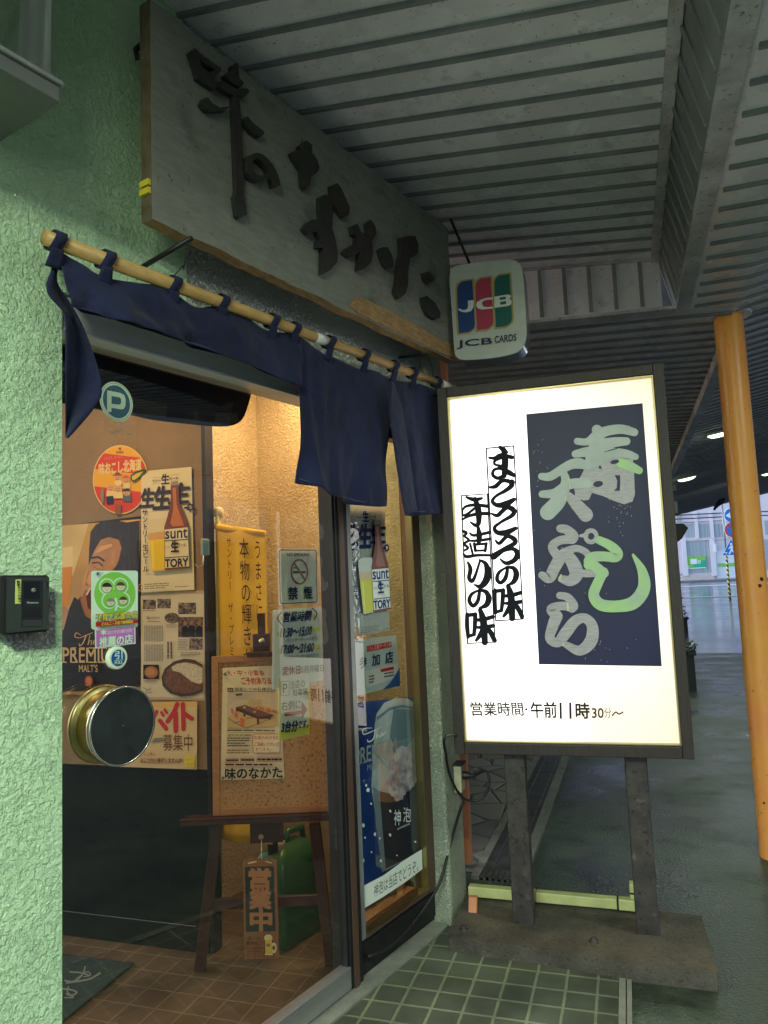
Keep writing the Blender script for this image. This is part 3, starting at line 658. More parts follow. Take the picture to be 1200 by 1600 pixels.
o = m.build('panel', nr, label='wide hanging curtain panel'); o.modifiers.new('thick', 'SOLIDIFY').thickness = 0.002
tD = [(612, 592), (622, 596), (637, 597), (655, 600), (672, 606), (684, 610)]
bD = [(633, 805), (648, 806), (662, 805), (672, 804), (684, 803), (696, 801)]
m = cloth(tD, bD, RO + 0.02, 0.030, 23, 30, 40, 3.0)
o = m.build('panel', nr, label='narrow hanging curtain panel at the far end'); o.modifiers.new('thick', 'SOLIDIFY').thickness = 0.002
m = M(); e1 = [(617, 640), (632, 690), (645, 750), (653, 800)]; 
m.grid(lambda s, t: (lambda a, c: FF.px(a[0] + (c[0] - a[0]) * s, a[1] + (c[1] - a[1]) * s, RO + 0.055 - 0.02 * s * s))(lerp_poly([(612, 596), (607, 642), (618, 720), (629, 789), (633, 806)], t), lerp_poly([(614, 596), (630, 642), (641, 720), (650, 789), (652, 797)], t)), 8, 30, navy)
o = m.build('folded_edge', nr); o.modifiers.new('thick', 'SOLIDIFY').thickness = 0.002
hemm = mat('hem_thread', (0.10, 0.11, 0.19), 0.9)
for top, bot, off in ((tC, bC, RO + 0.034), (tD, bD, RO + 0.026)):
    b = M(); pts = catmull(bot, 5); b.tube([FF.px(x, y - 6, off) for x, y in pts], 0.0012, hemm, 5); b.build('hem_stitch', nr)
for x in (86, 164, 269, 345, 424, 458, 513, 568, 614, 644, 681):
    p = onrod(x); fr = Frame(p, FD, Z, FN); b = M(); w = 0.014
    vs = []; n = 18
    for e_ in (-w, w):
        for k in range(n):
            a = tau * k / n; r = 0.0225 + 0.002 * sin(3 * a)
            vs.append(fr.P(e_ + 0.006 * sin(a), r * sin(a), r * cos(a) * 1.05))
    b.add(vs, [(k, (k + 1) % n, n + (k + 1) % n, n + k) for k in range(n)], navy, True)
    b.grid(lambda s, t: fr.P(-w + 2 * w * s * (1 + 0.5 * t) - w * 0.5 * t, -0.018 - 0.045 * t, 0.012 - 0.02 * t), 4, 4, navy)
    o = b.build('loop', nr); o.modifiers.new('thick', 'SOLIDIFY').thickness = 0.003

# ================================================================== canopy
def zL(x): return 2.75 - 0.045 * (x - 0.39)
def zR(x): return 2.75 + 0.19 * max(0.0, x - 0.62)
def zC(x): return 3.04 + 0.09 * (0.20 - x)
YN, YF = -2.6, 20.0
cn = thing('canopy', 'grey metal street canopy with ribbed soffits over the shop front', 'canopy', (0.36, 4.0, 2.75))
def plank(b, x0, x1, y0, y1, zf, m, t=0.004, r=0):
    P = [V((x0, y0, zf(x0))), V((x1, y0, zf(x1))), V((x1, y1, zf(x1))), V((x0, y1, zf(x0)))]
    b.prism(P, (0, 0, t), m)
def ribs(b, x0, x1, ys, zf, m, w=0.022, h=0.014):
    for y in ys:
        P = [V((x0, y - w / 2, zf(x0) - h)), V((x1, y - w / 2, zf(x1) - h)), V((x1, y + w / 2, zf(x1) - h)), V((x0, y + w / 2, zf(x0) - h))]
        b.prism(P, (0, 0, h + 0.002), m)
def rng(a, b_, s):
    out = []
    while a < b_: out.append(a); a += s
    return out
YC = 3.98
b = M(); plank(b, -3.4, 0.262, YN, YC, zC, soffit_m); ribs(b, -3.4, 0.222, rng(-2.5, YC - 0.03, 0.135), zC, soffit_rib, 0.016, 0.012)
b.build('recess_soffit', cn)
b = M(); b.prism([V((0.222, YN, zC(0.222) - 0.02)), V((0.262, YN, zC(0.262) - 0.02)), V((0.262, YC, zC(0.262) - 0.02)), V((0.222, YC, zC(0.222) - 0.02))], (0, 0, 0.0185), beam_m)
b.build('trim_strip', cn)
b = M(); b.prism([V((0.263, YN, zC(0.262))), V((0.323, YN, 2.7515)), V((0.323, YC, 2.7515)), V((0.263, YC, zC(0.262)))], (0.004, 0, 0.0), soffit_rib)
for y in rng(-2.5, YC, 0.135): b.prism([V((0.256, y, zC(0.262) - 0.02)), V((0.316, y, 2.766)), V((0.316, y + 0.02, 2.766)), V((0.256, y + 0.02, zC(0.262) - 0.02))], (0.008, 0, 0), soffit_rib)
b.build('recess_side', cn)
b = M(); b.prism([V((x, YC, z)) for x, z in ((-3.4, zL(-3.4) - 0.0), (0.262, zL(0.262)), (0.262, zC(0.262)), (-3.4, zC(-3.4)))], (0, 0.01, 0), soffit_m)
for x in rng(-3.3, 0.2, 0.128): b.prism([V((x, YC - 0.008, zL(x) + 0.03)), V((x + 0.02, YC - 0.008, zL(x) + 0.03)), V((x + 0.02, YC - 0.008, zC(x) - 0.01)), V((x, YC - 0.008, zC(x) - 0.01))], (0, 0.009, 0), soffit_rib)
b.prism([V((-3.4, YC - 0.05, zL(-3.4) - 0.012)), V((0.322, YC - 0.05, zL(0.322) - 0.012)), V((0.322, YC + 0.06, zL(0.322) - 0.012)), V((-3.4, YC + 0.06, zL(-3.4) - 0.012))], (0, 0, 0.016), beam_m)
b.prism([V((-3.4, YC - 0.018, zC(-3.4) - 0.012)), V((0.222, YC - 0.018, zC(0.222) - 0.012)), V((0.222, YC - 0.001, zC(0.222) - 0.012)), V((-3.4, YC - 0.001, zC(-3.4) - 0.012))], (0, 0, 0.010), beam_m)
b.build('recess_end', cn)
b = M(); b.prism([V((0.323, YN, 2.738)), V((0.390, YN, 2.738)), V((0.390, 2.9, 2.738)), V((0.390, YC + 0.02, 2.738)), V((0.323, YC + 0.02, 2.738))], (0, 0, 0.013), beam_m)
b.box(XF(2.13), 0.322, 0.391, 2.7365, 2.742, -0.004, 0.004, beam_m)
b.build('valley_beam', cn, bevel=0.002)
b = M(); plank(b, -3.4, 0.60, YC + 0.061, YF, zL, soffit_m); ribs(b, -3.4, 0.60, rng(YC + 0.12, YF, 0.15), zL, soffit_rib, 0.018, 0.014)
b.build('soffit', cn)
b = M(); plank(b, 0.391, 0.62, YN, 4.3, zR, soffit_m); plank(b, 0.6202, 5.2, YN, 4.3, zR, soffit_m); plank(b, 0.665, 5.2, 4.3, YF, zR, soffit_m)
ribs(b, 0.41, 0.62, rng(-2.5, 3.95, 0.15), zR, soffit_rib, 0.016, 0.012); ribs(b, 0.6202, 5.2, rng(-2.5, 4.25, 0.15), zR, soffit_rib, 0.016, 0.012); ribs(b, 0.665, 5.2, rng(4.32, YF, 0.15), zR, soffit_rib, 0.016, 0.012)
b.build('soffit', cn)
b = M(); b.prism([V((0.595, 4.275, 2.66)), V((0.66, 4.275, 2.66)), V((0.66, YF, 2.66)), V((0.595, YF, 2.66))], (0, 0, 0.16), beam_m); b.build('beam', cn, bevel=0.003)
b = M(); b.box(XF(YF), -3.4, 0.6, 2.68, 3.5, -0.06, -0.001, alu_dull); b.prism([V((0.6, YF + .001, zR(0.6) - 0.05)), V((5.2, YF + .001, zR(5.2) - 0.05)), V((5.2, YF + .001, 3.9)), V((0.6, YF + .001, 3.9))], (0, 0.06, 0), alu_dull)
b.build('fascia', cn)
b = M(); b.add([V((-3.4, YN, 3.9)), V((5.2, YN, 3.9)), V((5.2, YF, 3.9)), V((-3.4, YF, 3.9))], [(0, 1, 2, 3)], alu_dull); b.build('roof', cn)
b = M(); b.box(XF(YN), -3.4, 5.2, 3.0, 3.9, 0.001, 0.06, alu_dull)
b.prism([V((5.201, YN, zR(5.2) - 0.05)), V((5.201, YF, zR(5.2) - 0.05)), V((5.201, YF, 3.9)), V((5.201, YN, 3.9))], (0.05, 0, 0), alu_dull); b.build('fascia', cn)

# pillar
pl = thing('canopy_pillar', 'round orange yellow painted steel pillar holding up the canopy', 'pillar', (0.594, 4.20, 0))
b = M(); pf = Frame((0.594, 4.20, 0), X, Y, Z)
b.lathe(pf, [(0.0735, 0.0), (0.0725, 0.02), (0.0715, 2.79)], pillar_p, 48); b.build('shaft', pl)
b = M(); b.lathe(pf, [(0.0725, 2.743), (0.112, 2.744), (0.115, 2.749), (0.115, 2.756)], soffit_m, 48, smooth=False); b.build('collar', pl)
b = M()
for (x, y, r) in ((1190, 905, 0.011), (1187, 915, 0.010), (1194, 1255, 0.006), (1191, 1272, 0.004)):
    d = ((x - 600) * _r + (800 - y) * _u + F_PX * _f); p = hit(x, y, (0, 4.135, 0), Y)
    c = V((0.594, 4.2, p.z)); nrm = (V((p.x, p.y, p.z)) - c); nrm.z = 0
    nrm = V((max(-.9, min(.9, (p.x - 0.594) / 0.0717)), 0, 0)); nrm.y = -math.sqrt(1 - nrm.x ** 2)
    pc = c + nrm * 0.0724; t_ = nrm.cross(Z)
    b.add([pc + t_ * r * cos(tau * k / 10) * (0.8 + 0.3 * random.random()) + Z * r * sin(tau * k / 10) * (0.8 + 0.4 * random.random()) for k in range(10)], [tuple(range(10))], black_rub)
b.build('paint_chip', pl)

# canopy lamps: the visible ones and the ones further along
tube_on = mat('lamp_tube', (0.9, 0.95, 0.85), 0.4, emit=(0.86, 1.0, 0.72), estr=15)
lamp_body = mat('lamp_body', (0.5, 0.52, 0.48), 0.5)
far_tube = mat('far_tube', (0.9, 0.95, 0.85), 0.4, emit=(0.80, 1.0, 0.60), estr=1.7)
def canopy_lamp(x, y, label, w=0.30, watts=0):
    z = zR(x) - 0.017; t = thing('ceiling_lamp', label, 'lamp', (x, y, z), 'lamps under the canopy')
    fr = Frame((x, y, z), V((1, 0, 0.17)).normalized(), Y, -Z)
    b = M(); b.box(fr, -w / 2, w / 2, -0.06, 0.06, 0, 0.03, lamp_body); b.build('base', t, bevel=0.01)
    b = M(); n = 12
    for i in range(n):
        pass
    b.grid(lambda s, q: fr.P((s - 0.5) * w * 0.96, -0.045 * cos(pi * q) , 0.030 + 0.030 * sin(pi * q) * (1 - (2 * s - 1) ** 4)), 16, 12, tube_on if w > 0.5 else far_tube); b.build('diffuser', t)
    if watts:
        l = bpy.data.lights.new('lamp_light', 'AREA'); l.shape = 'RECTANGLE'; l.size = w; l.size_y = 0.09; l.energy = watts; l.color = (0.88, 1.0, 0.80)
        o = bpy.data.objects.new('lamp_light', l); COL.objects.link(o); o.parent = t; o.location = (0, 0, -0.068)
for px_, py_, lb in ((1126, 675, 'glowing canopy lamp just left of the orange pillar'), (1073, 746, 'small glowing canopy lamp farther off beside the lit sign'), (1202, 738, 'glowing canopy lamp just right of the orange pillar')):
    x = 1.0
    for _ in range(20): p = ground(px_, py_, zR(x) - 0.03); x = p.x
    canopy_lamp(p.x, p.y, lb, 0.25, 6)

# ================================================================== illuminated standing sign
s0 = ground(808, 1441, 0.062) + SNV * 0.05
SF = Frame(V((s0.x, s0.y, 0)), SD, Z, SNV)
ls = thing('illuminated_sign', 'tall lit white sign box in dark wood frame on two legs and a concrete base', 'sign', (s0.x + 0.25, s0.y + 0.1, 0))
ix0, iz1 = SF.ab(704, 620); ix1, _q = SF.ab(1023, 588)
ibx0, iz0 = SF.ab(722, 1157); ibx1, _q2 = SF.ab(1062, 1167)
iz1 = (iz1 + _q) / 2; iz0 = (iz0 + _q2) / 2
il, ir = (ix0 + ibx0) / 2, (ix1 + ibx1) / 2
ol, orr = il - 0.042, ir + 0.040; oz0, oz1 = iz0 - 0.045, iz1 + 0.042
DP = 0.20
b = M()
b.box(SF, ol, il, oz0, oz1, -DP, 0.022, sign_wood); b.box(SF, ir, orr, oz0, oz1, -DP, 0.022, sign_wood)
b.box(SF, il + 0.0005, ir - 0.0005, oz0 + 0.001, iz0, -DP, 0.021, sign_wood); b.box(SF, il + 0.0005, ir - 0.0005, iz1, oz1 - 0.001, -DP, 0.021, sign_wood)
b.box(SF, il + 0.001, ir - 0.001, iz0 + 0.001, iz1 - 0.001, -DP + 0.002, -DP + 0.008, sign_wood)
b.build('frame', ls, bevel=0.004)
b = M(); g_ = 0.006
for a0_, a1_, b0_, b1_ in ((il + .001, il + g_, iz0 + .002, iz1 - .002), (ir - g_, ir - .001, iz0 + .002, iz1 - .002), (il + g_, ir - g_, iz0 + .002, iz0 + g_), (il + g_, ir - g_, iz1 - g_, iz1 - .002)):
    b.box(SF, a0_, a1_, b0_, b1_, -0.012, 0.016, brass)
b.build('inner_bead', ls)
def panel_mat():
    m = bpy.data.materials.new('lit_panel'); m.use_nodes = True; t = m.node_tree; n = t.nodes; l = t.links; p = n['Principled BSDF']
    p.inputs['Base Color'].default_value = (0.3, 0.29, 0.27, 1); p.inputs['Roughness'].default_value = 0.3
    tc = n.new('ShaderNodeTexCoord'); sx = n.new('ShaderNodeSeparateXYZ'); l.new(tc.outputs['Object'], sx.inputs[0])
    r = n.new('ShaderNodeValToRGB'); e = r.color_ramp.elements
    e[0].position = 0.0; e[0].color = (1.3, 1.2, 1.0, 1); e[1].position = 1; e[1].color = (1.02, 0.89, 0.68, 1)
    for pos, c in ((0.10, (1.9, 1.85, 1.75)), (0.30, (2.2, 2.16, 2.06)), (0.62, (1.2, 1.07, 0.86))): q = e.new(pos); q.color = (*c, 1)
    mr = n.new('ShaderNodeMapRange'); mr.inputs['From Min'].default_value = il - 0.25; mr.inputs['From Max'].default_value = ir - 0.25
    l.new(sx.outputs[0], mr.inputs[0]); l.new(mr.outputs[0], r.inputs[0])
    r2 = n.new('ShaderNodeValToRGB'); e = r2.color_ramp.elements; e[0].position = 0; e[0].color = (0.80, 0.76, 0.68, 1); e[1].position = 1; e[1].color = (0.80, 0.76, 0.68, 1)
    for pos, c in ((0.10, (0.85, 0.83, 0.79)), (0.3, (1, 1, 1)), (0.75, (1, 1, 1)), (0.90, (0.9, 0.88, 0.84))): q = e.new(pos); q.color = (*c, 1)
    mr2 = n.new('ShaderNodeMapRange'); mr2.inputs['From Min'].default_value = iz0; mr2.inputs['From Max'].default_value = iz1
    l.new(sx.outputs[2], mr2.inputs[0]); l.new(mr2.outputs[0], r2.inputs[0])
    mx = n.new('ShaderNodeMix'); mx.data_type = 'RGBA'; mx.blend_type = 'MULTIPLY'; mx.inputs[0].default_value = 1
    mx.clamp_result = False
    l.new(r.outputs[0], mx.inputs[6]); l.new(r2.outputs[0], mx.inputs[7]); l.new(mx.outputs[2], p.inputs['Emission Color']); p.inputs['Emission Strength'].default_value = 0.36
    return m
b = M(); b.box(SF, il + 0.0012, ir - 0.0012, iz0 + 0.0012, iz1 - 0.0012, -0.016, -0.0125, panel_mat()); b.build('lit_panel', ls)
SO = -0.012
sp = Sheet(SF, SO)
plaque = mat('sign_plaque', (0.012, 0.012, 0.072), 0.5, var=0.2, vscale=5, bump=0.03, bscale=30)
silv = mat('foil_silver', (0.52, 0.475, 0.51), 0.5, metal=0.2, var=0.35, vscale=30, stretch=(1, 1, 12))
sgreen = mat('foil_green', (0.47, 0.51, 0.49), 0.5, metal=0.2, var=0.15, vscale=12)
lgreen = mat('foil_light_green', (0.42, 0.66, 0.25), 0.5, metal=0.2, var=0.3, vscale=9, col2=(0.40, 0.50, 0.38))
sp.base([(822, 647), (1004, 630), (1034, 1041), (842, 1038)], plaque, None, 0.0004)
z7 = sp.zoom(810, 640, 5.217); z1 = sp.zoom(820, 800, 5.217)
P_ = lambda pts, w, m, z: sp.stroke(pts, w, m, z)
# first large character
sp.poly([(590,270),(700,275),(710,350),(830,395),(935,405),(942,500),(950,690),(930,750),(862,772),(780,745),(690,705),(600,678),(575,735),(530,742),(470,710),(455,650),(500,560),(540,480),(590,420)], silv, z7)
P_([(640,165),(645,170)], 84, sgreen, z7)
P_([(480,258),(560,262),(640,215),(720,175),(840,160),(945,185)], [56,60,90,80,76,64], sgreen, z7)
P_([(700,280),(790,265),(880,258)], [90,80,66], sgreen, z7)
P_([(465,362),(560,345),(640,345),(860,358),(955,385)], [62,80,90,72,52], sgreen, z7)
P_([(650,200),(640,300),(620,400)], [90,130,150], sgreen, z7)
P_([(830,435),(915,465),(985,497)], [70,76,60], lgreen, z7)
P_([(505,690),(560,640),(620,600)], [90,80,70], silv, z7)
sp.poly([(697,345),(760,325),(845,300),(848,306),(780,328),(700,349)], plaque, z7)
sp.ell(785, 426, 36, 17, plaque, z7, rot=-0.2); sp.poly([(664,448),(652,480),(672,482),(682,500),(676,470)], plaque, z7)
sp.ell(650, 606, 40, 24, plaque, z7, rot=-0.15); sp.poly([(785,535),(828,535),(830,600),(826,662),(775,660),(802,640),(806,580)], plaque, z7)
# second
P_([(190,545),(260,545),(350,490),(430,448),(500,440),(565,462)], [58,70,72,80,86,66], sgreen, z7)
P_([(195,690),(300,680),(400,615),(500,600),(568,605)], [60,76,80,82,66], sgreen, z7)
P_([(370,520),(385,600),(330,740),(240,838)], [60,80,120,128], sgreen, z7)
P_([(410,705),(470,770),(550,858)], [66,96,116], silv, z7)
# third (with ring) and fourth, grey
P_([(290,135),(340,145),(395,195),(385,222)], [66,76,86,78], silv, z1)
P_([(390,222),(290,232),(225,280),(260,350),(285,380)], [76,70,72,76,80], silv, z1)
P_([(290,370),(240,460),(200,535),(140,515)], [100,96,92,60], silv, z1)
P_([(310,335),(380,305),(440,300),(510,340),(530,420)], [70,62,56,56,66], silv, z1)
P_([(350,350),(400,430),(420,510),(370,560),(300,545)], [90,110,110,90,60], silv, z1)
P_([(440,495),(500,500),(560,490)], [60,66,80], silv, z1)
sp.ring(540, 198, 62, 66, 36, silv, z1); P_([(500,190),(455,195)], [40,24], silv, z1)
P_([(285,680),(350,695),(395,760),(385,785)], [58,66,80,72], silv, z1)
P_([(390,780),(300,765),(215,790),(250,840)], [70,70,76,80], silv, z1)
P_([(260,850),(225,940),(205,1030),(270,1062),(330,990),(410,890),(490,865),(550,930),(540,1050),(450,1128),(345,1085)], [100,90,76,80,96,90,78,90,104,84,56], silv, z1)
for c in ([(290,508),(304,508),(292,565),(272,562)], [(340,742),(356,742),(362,808),(346,806)], [(310,1068),(322,1070),(316,1096),(306,1092)]):
    sp.poly(c, flat((0.72, 0.66, 0.45)), z1)  # cream slivers paint the yellow light showing in slits of the strokes
for c in ([(406,560),(412,562),(428,650),(418,652)], [(390,690),(400,692),(386,740),(376,738)]): sp.poly(c, flat((0.72, 0.70, 0.5)), z7)  # more lit slits, painted in cream
# green tall character on top
P_([(605,230),(690,270),(755,330),(740,370),(640,362),(545,372),(520,430)], [66,76,82,80,80,84,80], lgreen, z1)
P_([(520,400),(600,465),(650,500)], [80,84,70], lgreen, z1)
P_([(640,490),(590,590),(562,680),(620,755),(760,768),(890,735),(970,620),(955,480),(882,350)], [80,84,88,96,96,110,104,76,22], lgreen, z1)
sp.up(); sp.hold = True; tick = flat((0.6, 0.62, 0.66))
rr_ = random.Random(5)
for _ in range(80):
    x, y, a, l_ = rr_.uniform(832, 1000), rr_.uniform(660, 1030), rr_.uniform(0, pi), rr_.uniform(1.0, 3.2)
    if rr_.random() < .6: x, y = rr_.choice([(845, 690), (850, 740), (960, 800), (975, 810), (945, 1020), (880, 860)]); x += rr_.uniform(-12, 12); y += rr_.uniform(-22, 22)
    sp.stroke([(x, y), (x + l_ * cos(a), y + l_ * sin(a))], 0.5, tick, cap=False)
sp.hold = False
# two framed vertical slogans
for tl, tr, br_, bl, tx in (((759, 700), (804, 696), (819, 968), (774, 971), 'まごころの味'), ((720, 774), (763, 771), (775, 1004), (730, 1006), '手造りの味')):
    q = sp.quad(tl, tr, br_, bl); sp.frame(0, 0, 1, 1, 0.05, INK, q, 0.008)
zs2 = sp.zoom(710, 680, 4.708)
AJI = [([(302, 1140), (300, 1220), (306, 1305)], [22, 26, 22]), ([(300, 1148), (362, 1140)], [22, 24]), ([(362, 1140), (358, 1210), (350, 1285)], [26, 26, 22]), ([(308, 1300), (352, 1288)], 20),
       ([(368, 1182), (420, 1178), (490, 1158)], [18, 26, 24]), ([(372, 1236), (430, 1234), (492, 1224)], [16, 26, 24]), ([(398, 1108), (420, 1190), (428, 1345)], [26, 42, 36]), ([(415, 1245), (395, 1290), (366, 1330)], [26, 28, 18]), ([(440, 1235), (470, 1270), (500, 1332)], [20, 30, 28])]
BRUSH = [([(338, 92), (362, 108), (392, 128)], [22, 30, 14]), ([(258, 168), (300, 170), (345, 150), (425, 165)], [14, 22, 26, 24]), ([(296, 215), (300, 190), (345, 172)], [14, 18, 14]), ([(300, 218), (350, 228), (380, 215)], [14, 18, 16]), ([(362, 110), (375, 190), (368, 300)], [26, 40, 30]),
         ([(368, 300), (320, 318), (284, 292), (296, 256), (345, 248), (400, 275), (444, 300)], [24, 22, 20, 18, 20, 32, 22]),
         ([(265, 385), (305, 378), (352, 338), (405, 342), (425, 368), (380, 408), (310, 448), (282, 488), (318, 516), (380, 508), (440, 474)], [16, 26, 24, 26, 30, 24, 18, 22, 28, 38, 24]), ([(424, 330), (436, 336)], 10), ([(440, 345), (452, 352)], 10),
         ([(275, 578), (318, 592), (352, 562), (392, 532), (436, 552), (428, 590), (345, 640), (298, 680), (318, 716), (380, 718), (452, 686)], [12, 24, 26, 28, 32, 26, 18, 22, 28, 36, 24]),
         ([(306, 776), (334, 796), (390, 745), (442, 766), (444, 796), (380, 832), (292, 892)], [12, 22, 24, 30, 28, 26, 40]), ([(300, 884), (370, 850), (436, 838), (466, 876), (440, 922), (382, 942), (338, 910)], [20, 18, 24, 34, 30, 24, 10]),
         ([(385, 972), (332, 1008), (316, 1058), (342, 1086), (378, 1050), (392, 985), (384, 972), (436, 978), (458, 1022), (440, 1075), (398, 1102)], [12, 20, 24, 22, 26, 20, 16, 26, 36, 30, 14]),
         ([(92, 458), (150, 476), (204, 466)], [14, 26, 16]), ([(60, 560), (84, 528), (150, 515), (245, 524)], [10, 16, 20, 22]), ([(62, 556), (66, 590), (100, 580), (150, 540)], [10, 14, 16, 16]), ([(62, 622), (110, 596), (180, 580), (252, 578)], [12, 18, 22, 22]), ([(155, 470), (178, 550), (182, 640), (160, 664), (120, 640)], [24, 38, 30, 24, 10]),
         ([(66, 706), (90, 720), (80, 745), (110, 772), (76, 800), (104, 830), (74, 850)], [16, 20, 14, 16, 16, 16, 12]), ([(178, 680), (186, 740), (182, 792)], [20, 34, 24]), ([(118, 722), (150, 738), (262, 716)], [12, 18, 20]), ([(110, 778), (180, 776), (262, 764)], [12, 18, 18]), ([(150, 800), (158, 850)], 18), ([(150, 806), (240, 798)], 16), ([(238, 798), (230, 852)], 18), ([(160, 850), (232, 848)], 14), ([(72, 876), (96, 894), (170, 884), (262, 884)], [14, 20, 18, 16]), ([(120, 800), (140, 880)], 14),
         ([(104, 936), (122, 985), (112, 1050), (136, 1072), (162, 1020), (190, 930)], [14, 26, 24, 24, 18, 14]), ([(188, 918), (232, 945), (250, 1010), (236, 1070), (196, 1112), (148, 1098)], [12, 26, 42, 42, 30, 8]),
         ([(186, 1138), (132, 1168), (114, 1216), (142, 1254), (176, 1218), (188, 1150), (182, 1138), (236, 1152), (256, 1200), (238, 1248), (190, 1270)], [12, 20, 24, 24, 24, 20, 16, 26, 36, 32, 14])]
for st, w in BRUSH + AJI + [([(x - 204 + (y - 1110) * .02, y + 176) for x, y in st], w) for st, w in AJI]:
    sp.up(); sp.hold = True; sp.stroke(st, [q * 1.3 for q in w] if isinstance(w, list) else w * 1.3, INK, zs2); sp.hold = False
for tx, x0, y0, x1, y1, bo in (('営業時間', 737, 1096, 818, 1117, .02), ('・', 821, 1105, 825, 1109, 0), ('午前', 830, 1096, 870, 1120, .03), ('11', 875, 1097, 893, 1121, .035), ('時', 900, 1097, 921, 1121, .035), ('30', 925, 1105, 943, 1120, .03), ('分', 944, 1104, 955, 1120, .01)):
    sp.text(tx, x0, y0, x1, y1, INK, None, bo, 3, -0.03)
sp.stroke([(957, 1116), (962, 1111), (967, 1114), (973, 1111)], 2.2, INK)
sp.build('lettering', parent=ls, label='brush style characters and opening hours on the lit panel')
for (xa, xb, lab) in ((790, 826, None), (978, 1026, None)):
    fa_ = SF.ab(xa + 8, 1300)[0]; fb_ = SF.ab(xb - 8, 1300)[0]
    b = M(); w_ = 0.082; cx_ = (fa_ + fb_) / 2
    b.box(SF, cx_ - w_ / 2, cx_ + w_ / 2, 0.058, oz0 - 0.0005, -0.115, -0.035, leg_steel); b.build('leg', ls, bevel=0.004)
b = M(); zt_ = 0.062
bp = [ground(700, 1462, zt_), ground(850, 1483, zt_), ground(985, 1505, zt_), ground(1121, 1520, zt_), ground(1097, 1431, zt_)]; bp.append(bp[0] + (bp[4] - bp[3]) * 0.98)
def rough_ring(pts, n=14, a=0.006):
    out = []
    for i, p in enumerate(pts):
        q = pts[(i + 1) % len(pts)]
        for k in range(n):
            r = p.lerp(q, k / n); r = r + V((noise.noise(r * 9), noise.noise(r * 9 + V((5, 0, 0))), 0)) * a * (0 if k == 0 else 1); out.append(r)
    return out
rg = rough_ring(bp); 
b.prism([p - Z * 0.062 for p in rg], (0, 0, 0.062), slab_conc); b.build('base_slab', ls, bevel=0.006, label='rough concrete base slab')
for x, y in ((725, 1453), (928, 1472)):
    b = M(); p = ground(x, y, 0.062); fr = Frame(p, X, Y, Z); b.lathe(fr, [(0.018, 0.0), (0.018, 0.004), (0.010, 0.004), (0.010, 0.016), (0.001, 0.017)], leg_steel, 12); b.build('bolt', ls)

# power supply of the sign
sk = thing('socket_box', 'small beige outdoor socket box on the pier behind the lit sign', 'socket', (-0.77, 3.22, 0.46))
b = M(); kf = Frame((0, 3.17, 0), X, Z, -Y)
sx0, sz1 = kf.ab(708, 1197); sx1, sz0 = kf.ab(722, 1240)
b.box(kf, sx0, sx1, sz0, sz1, -0.075, 0.0, mat('socket_beige', (0.55, 0.50, 0.33), 0.5, var=0.3, vscale=25)); b.build('body', sk, bevel=0.005)
b = M(); b.box(kf, sx0 - 0.002, sx1 + 0.006, sz1 + 0.0005, sz1 + 0.006, -0.08, 0.006, bark); b.build('hood', sk)
kf = Frame((0, 3.20, 0), X, Z, -Y)
b = M(); pp = V((sx1, 3.20, (sz0 + sz1) / 2 + 0.012)); b.lathe(Frame(pp, Y, Z, X), [(0.017, 0), (0.017, 0.02), (0.011, 0.035), (0.006, 0.05)], black_rub, 16); b.build('plug', sk)
cp = [V((sx1 + 0.05, 3.20, pp.z)), kf.px(760, 1205, 0.02), kf.px(764, 1228, 0.03), kf.px(752, 1248, 0.04), kf.px(730, 1250, 0.06), kf.px(714, 1235, 0.10), kf.px(702, 1208, 0.16), kf.px(697, 1180, 0.25), kf.px(697, 1150, 0.33), SF.P(ol + 0.03, oz0 + 0.02, -DP - 0.01)]
b = M(); b.tube([V(q) for q in catmull([tuple(p) for p in cp], 8)], 0.0055, black_rub, 8); b.build('power_cord', label='black power cord looping from the socket box to the lit sign', cat='cord')
cp2 = [V(((sx0 + sx1) / 2, 3.19, sz0 + 0.01)), kf.px(724, 1252, 0.02), kf.px(720, 1262, 0.03)]
for x, y in ((706, 1310), (693, 1360)): cp2.append(hit(x, y, (-0.80 + 0.02, 3.2, 0), (FN)))
for x, y in ((682, 1390), (655, 1430), (625, 1465), (600, 1485), (577, 1494)): cp2.append(FF.px(x, y, 0.03 if x < 670 else 0.06))
cp2.append(FF.px(575, 1494, 0.0))
b = M(); b.tube([V(q) for q in catmull([tuple(p) for p in cp2], 8)], 0.006, black_rub, 8); b.build('cable', label='grey black cable sagging across the pier and the window kick panel', cat='cable')

# ================================================================== card sign
JO = XF(3.1)
jc = thing('card_sign', 'rounded white credit card sign with three coloured bars beside the name board', 'sign', (-0.5, 3.1, 2.37))
jp = catmull([(703, 440), (704, 428), (712, 417), (740, 412), (780, 407), (800, 407), (812, 413), (817, 425), (820, 460), (823, 510), (822, 530), (815, 546), (800, 554), (770, 560), (730, 563), (716, 560), (711, 550), (708, 510)], 4)
jP = [JO.px(*p) for p in jp[:-1]]
jwhite = mat('sign_acrylic', (0.47, 0.49, 0.46), 0.25, var=0.12, vscale=18, bump=0.02)
b = M(); b.prism([p + Y * 0.0005 for p in jP], (0, -0.008, 0), jwhite); b.build('face', jc, bevel=0.003)
b = M(); b.prism([p + Y * 0.001 + (p - V((-0.49, 3.1, 2.57))) * 0.004 for p in jP], (0, 0.10, 0), mat('sign_side', (0.30, 0.30, 0.36), 0.18, metal=0.5)); b.build('casing', jc, bevel=0.01)
js = Sheet(JO, 0.009); zj = js.zoom(690, 390, 8)
JB, JR, JG, JY = flat((0.014, 0.045, 0.17), .3), flat((0.36, 0.035, 0.085), .3), flat((0.006, 0.095, 0.085), .3), flat((0.33, 0.27, 0.09), .3)
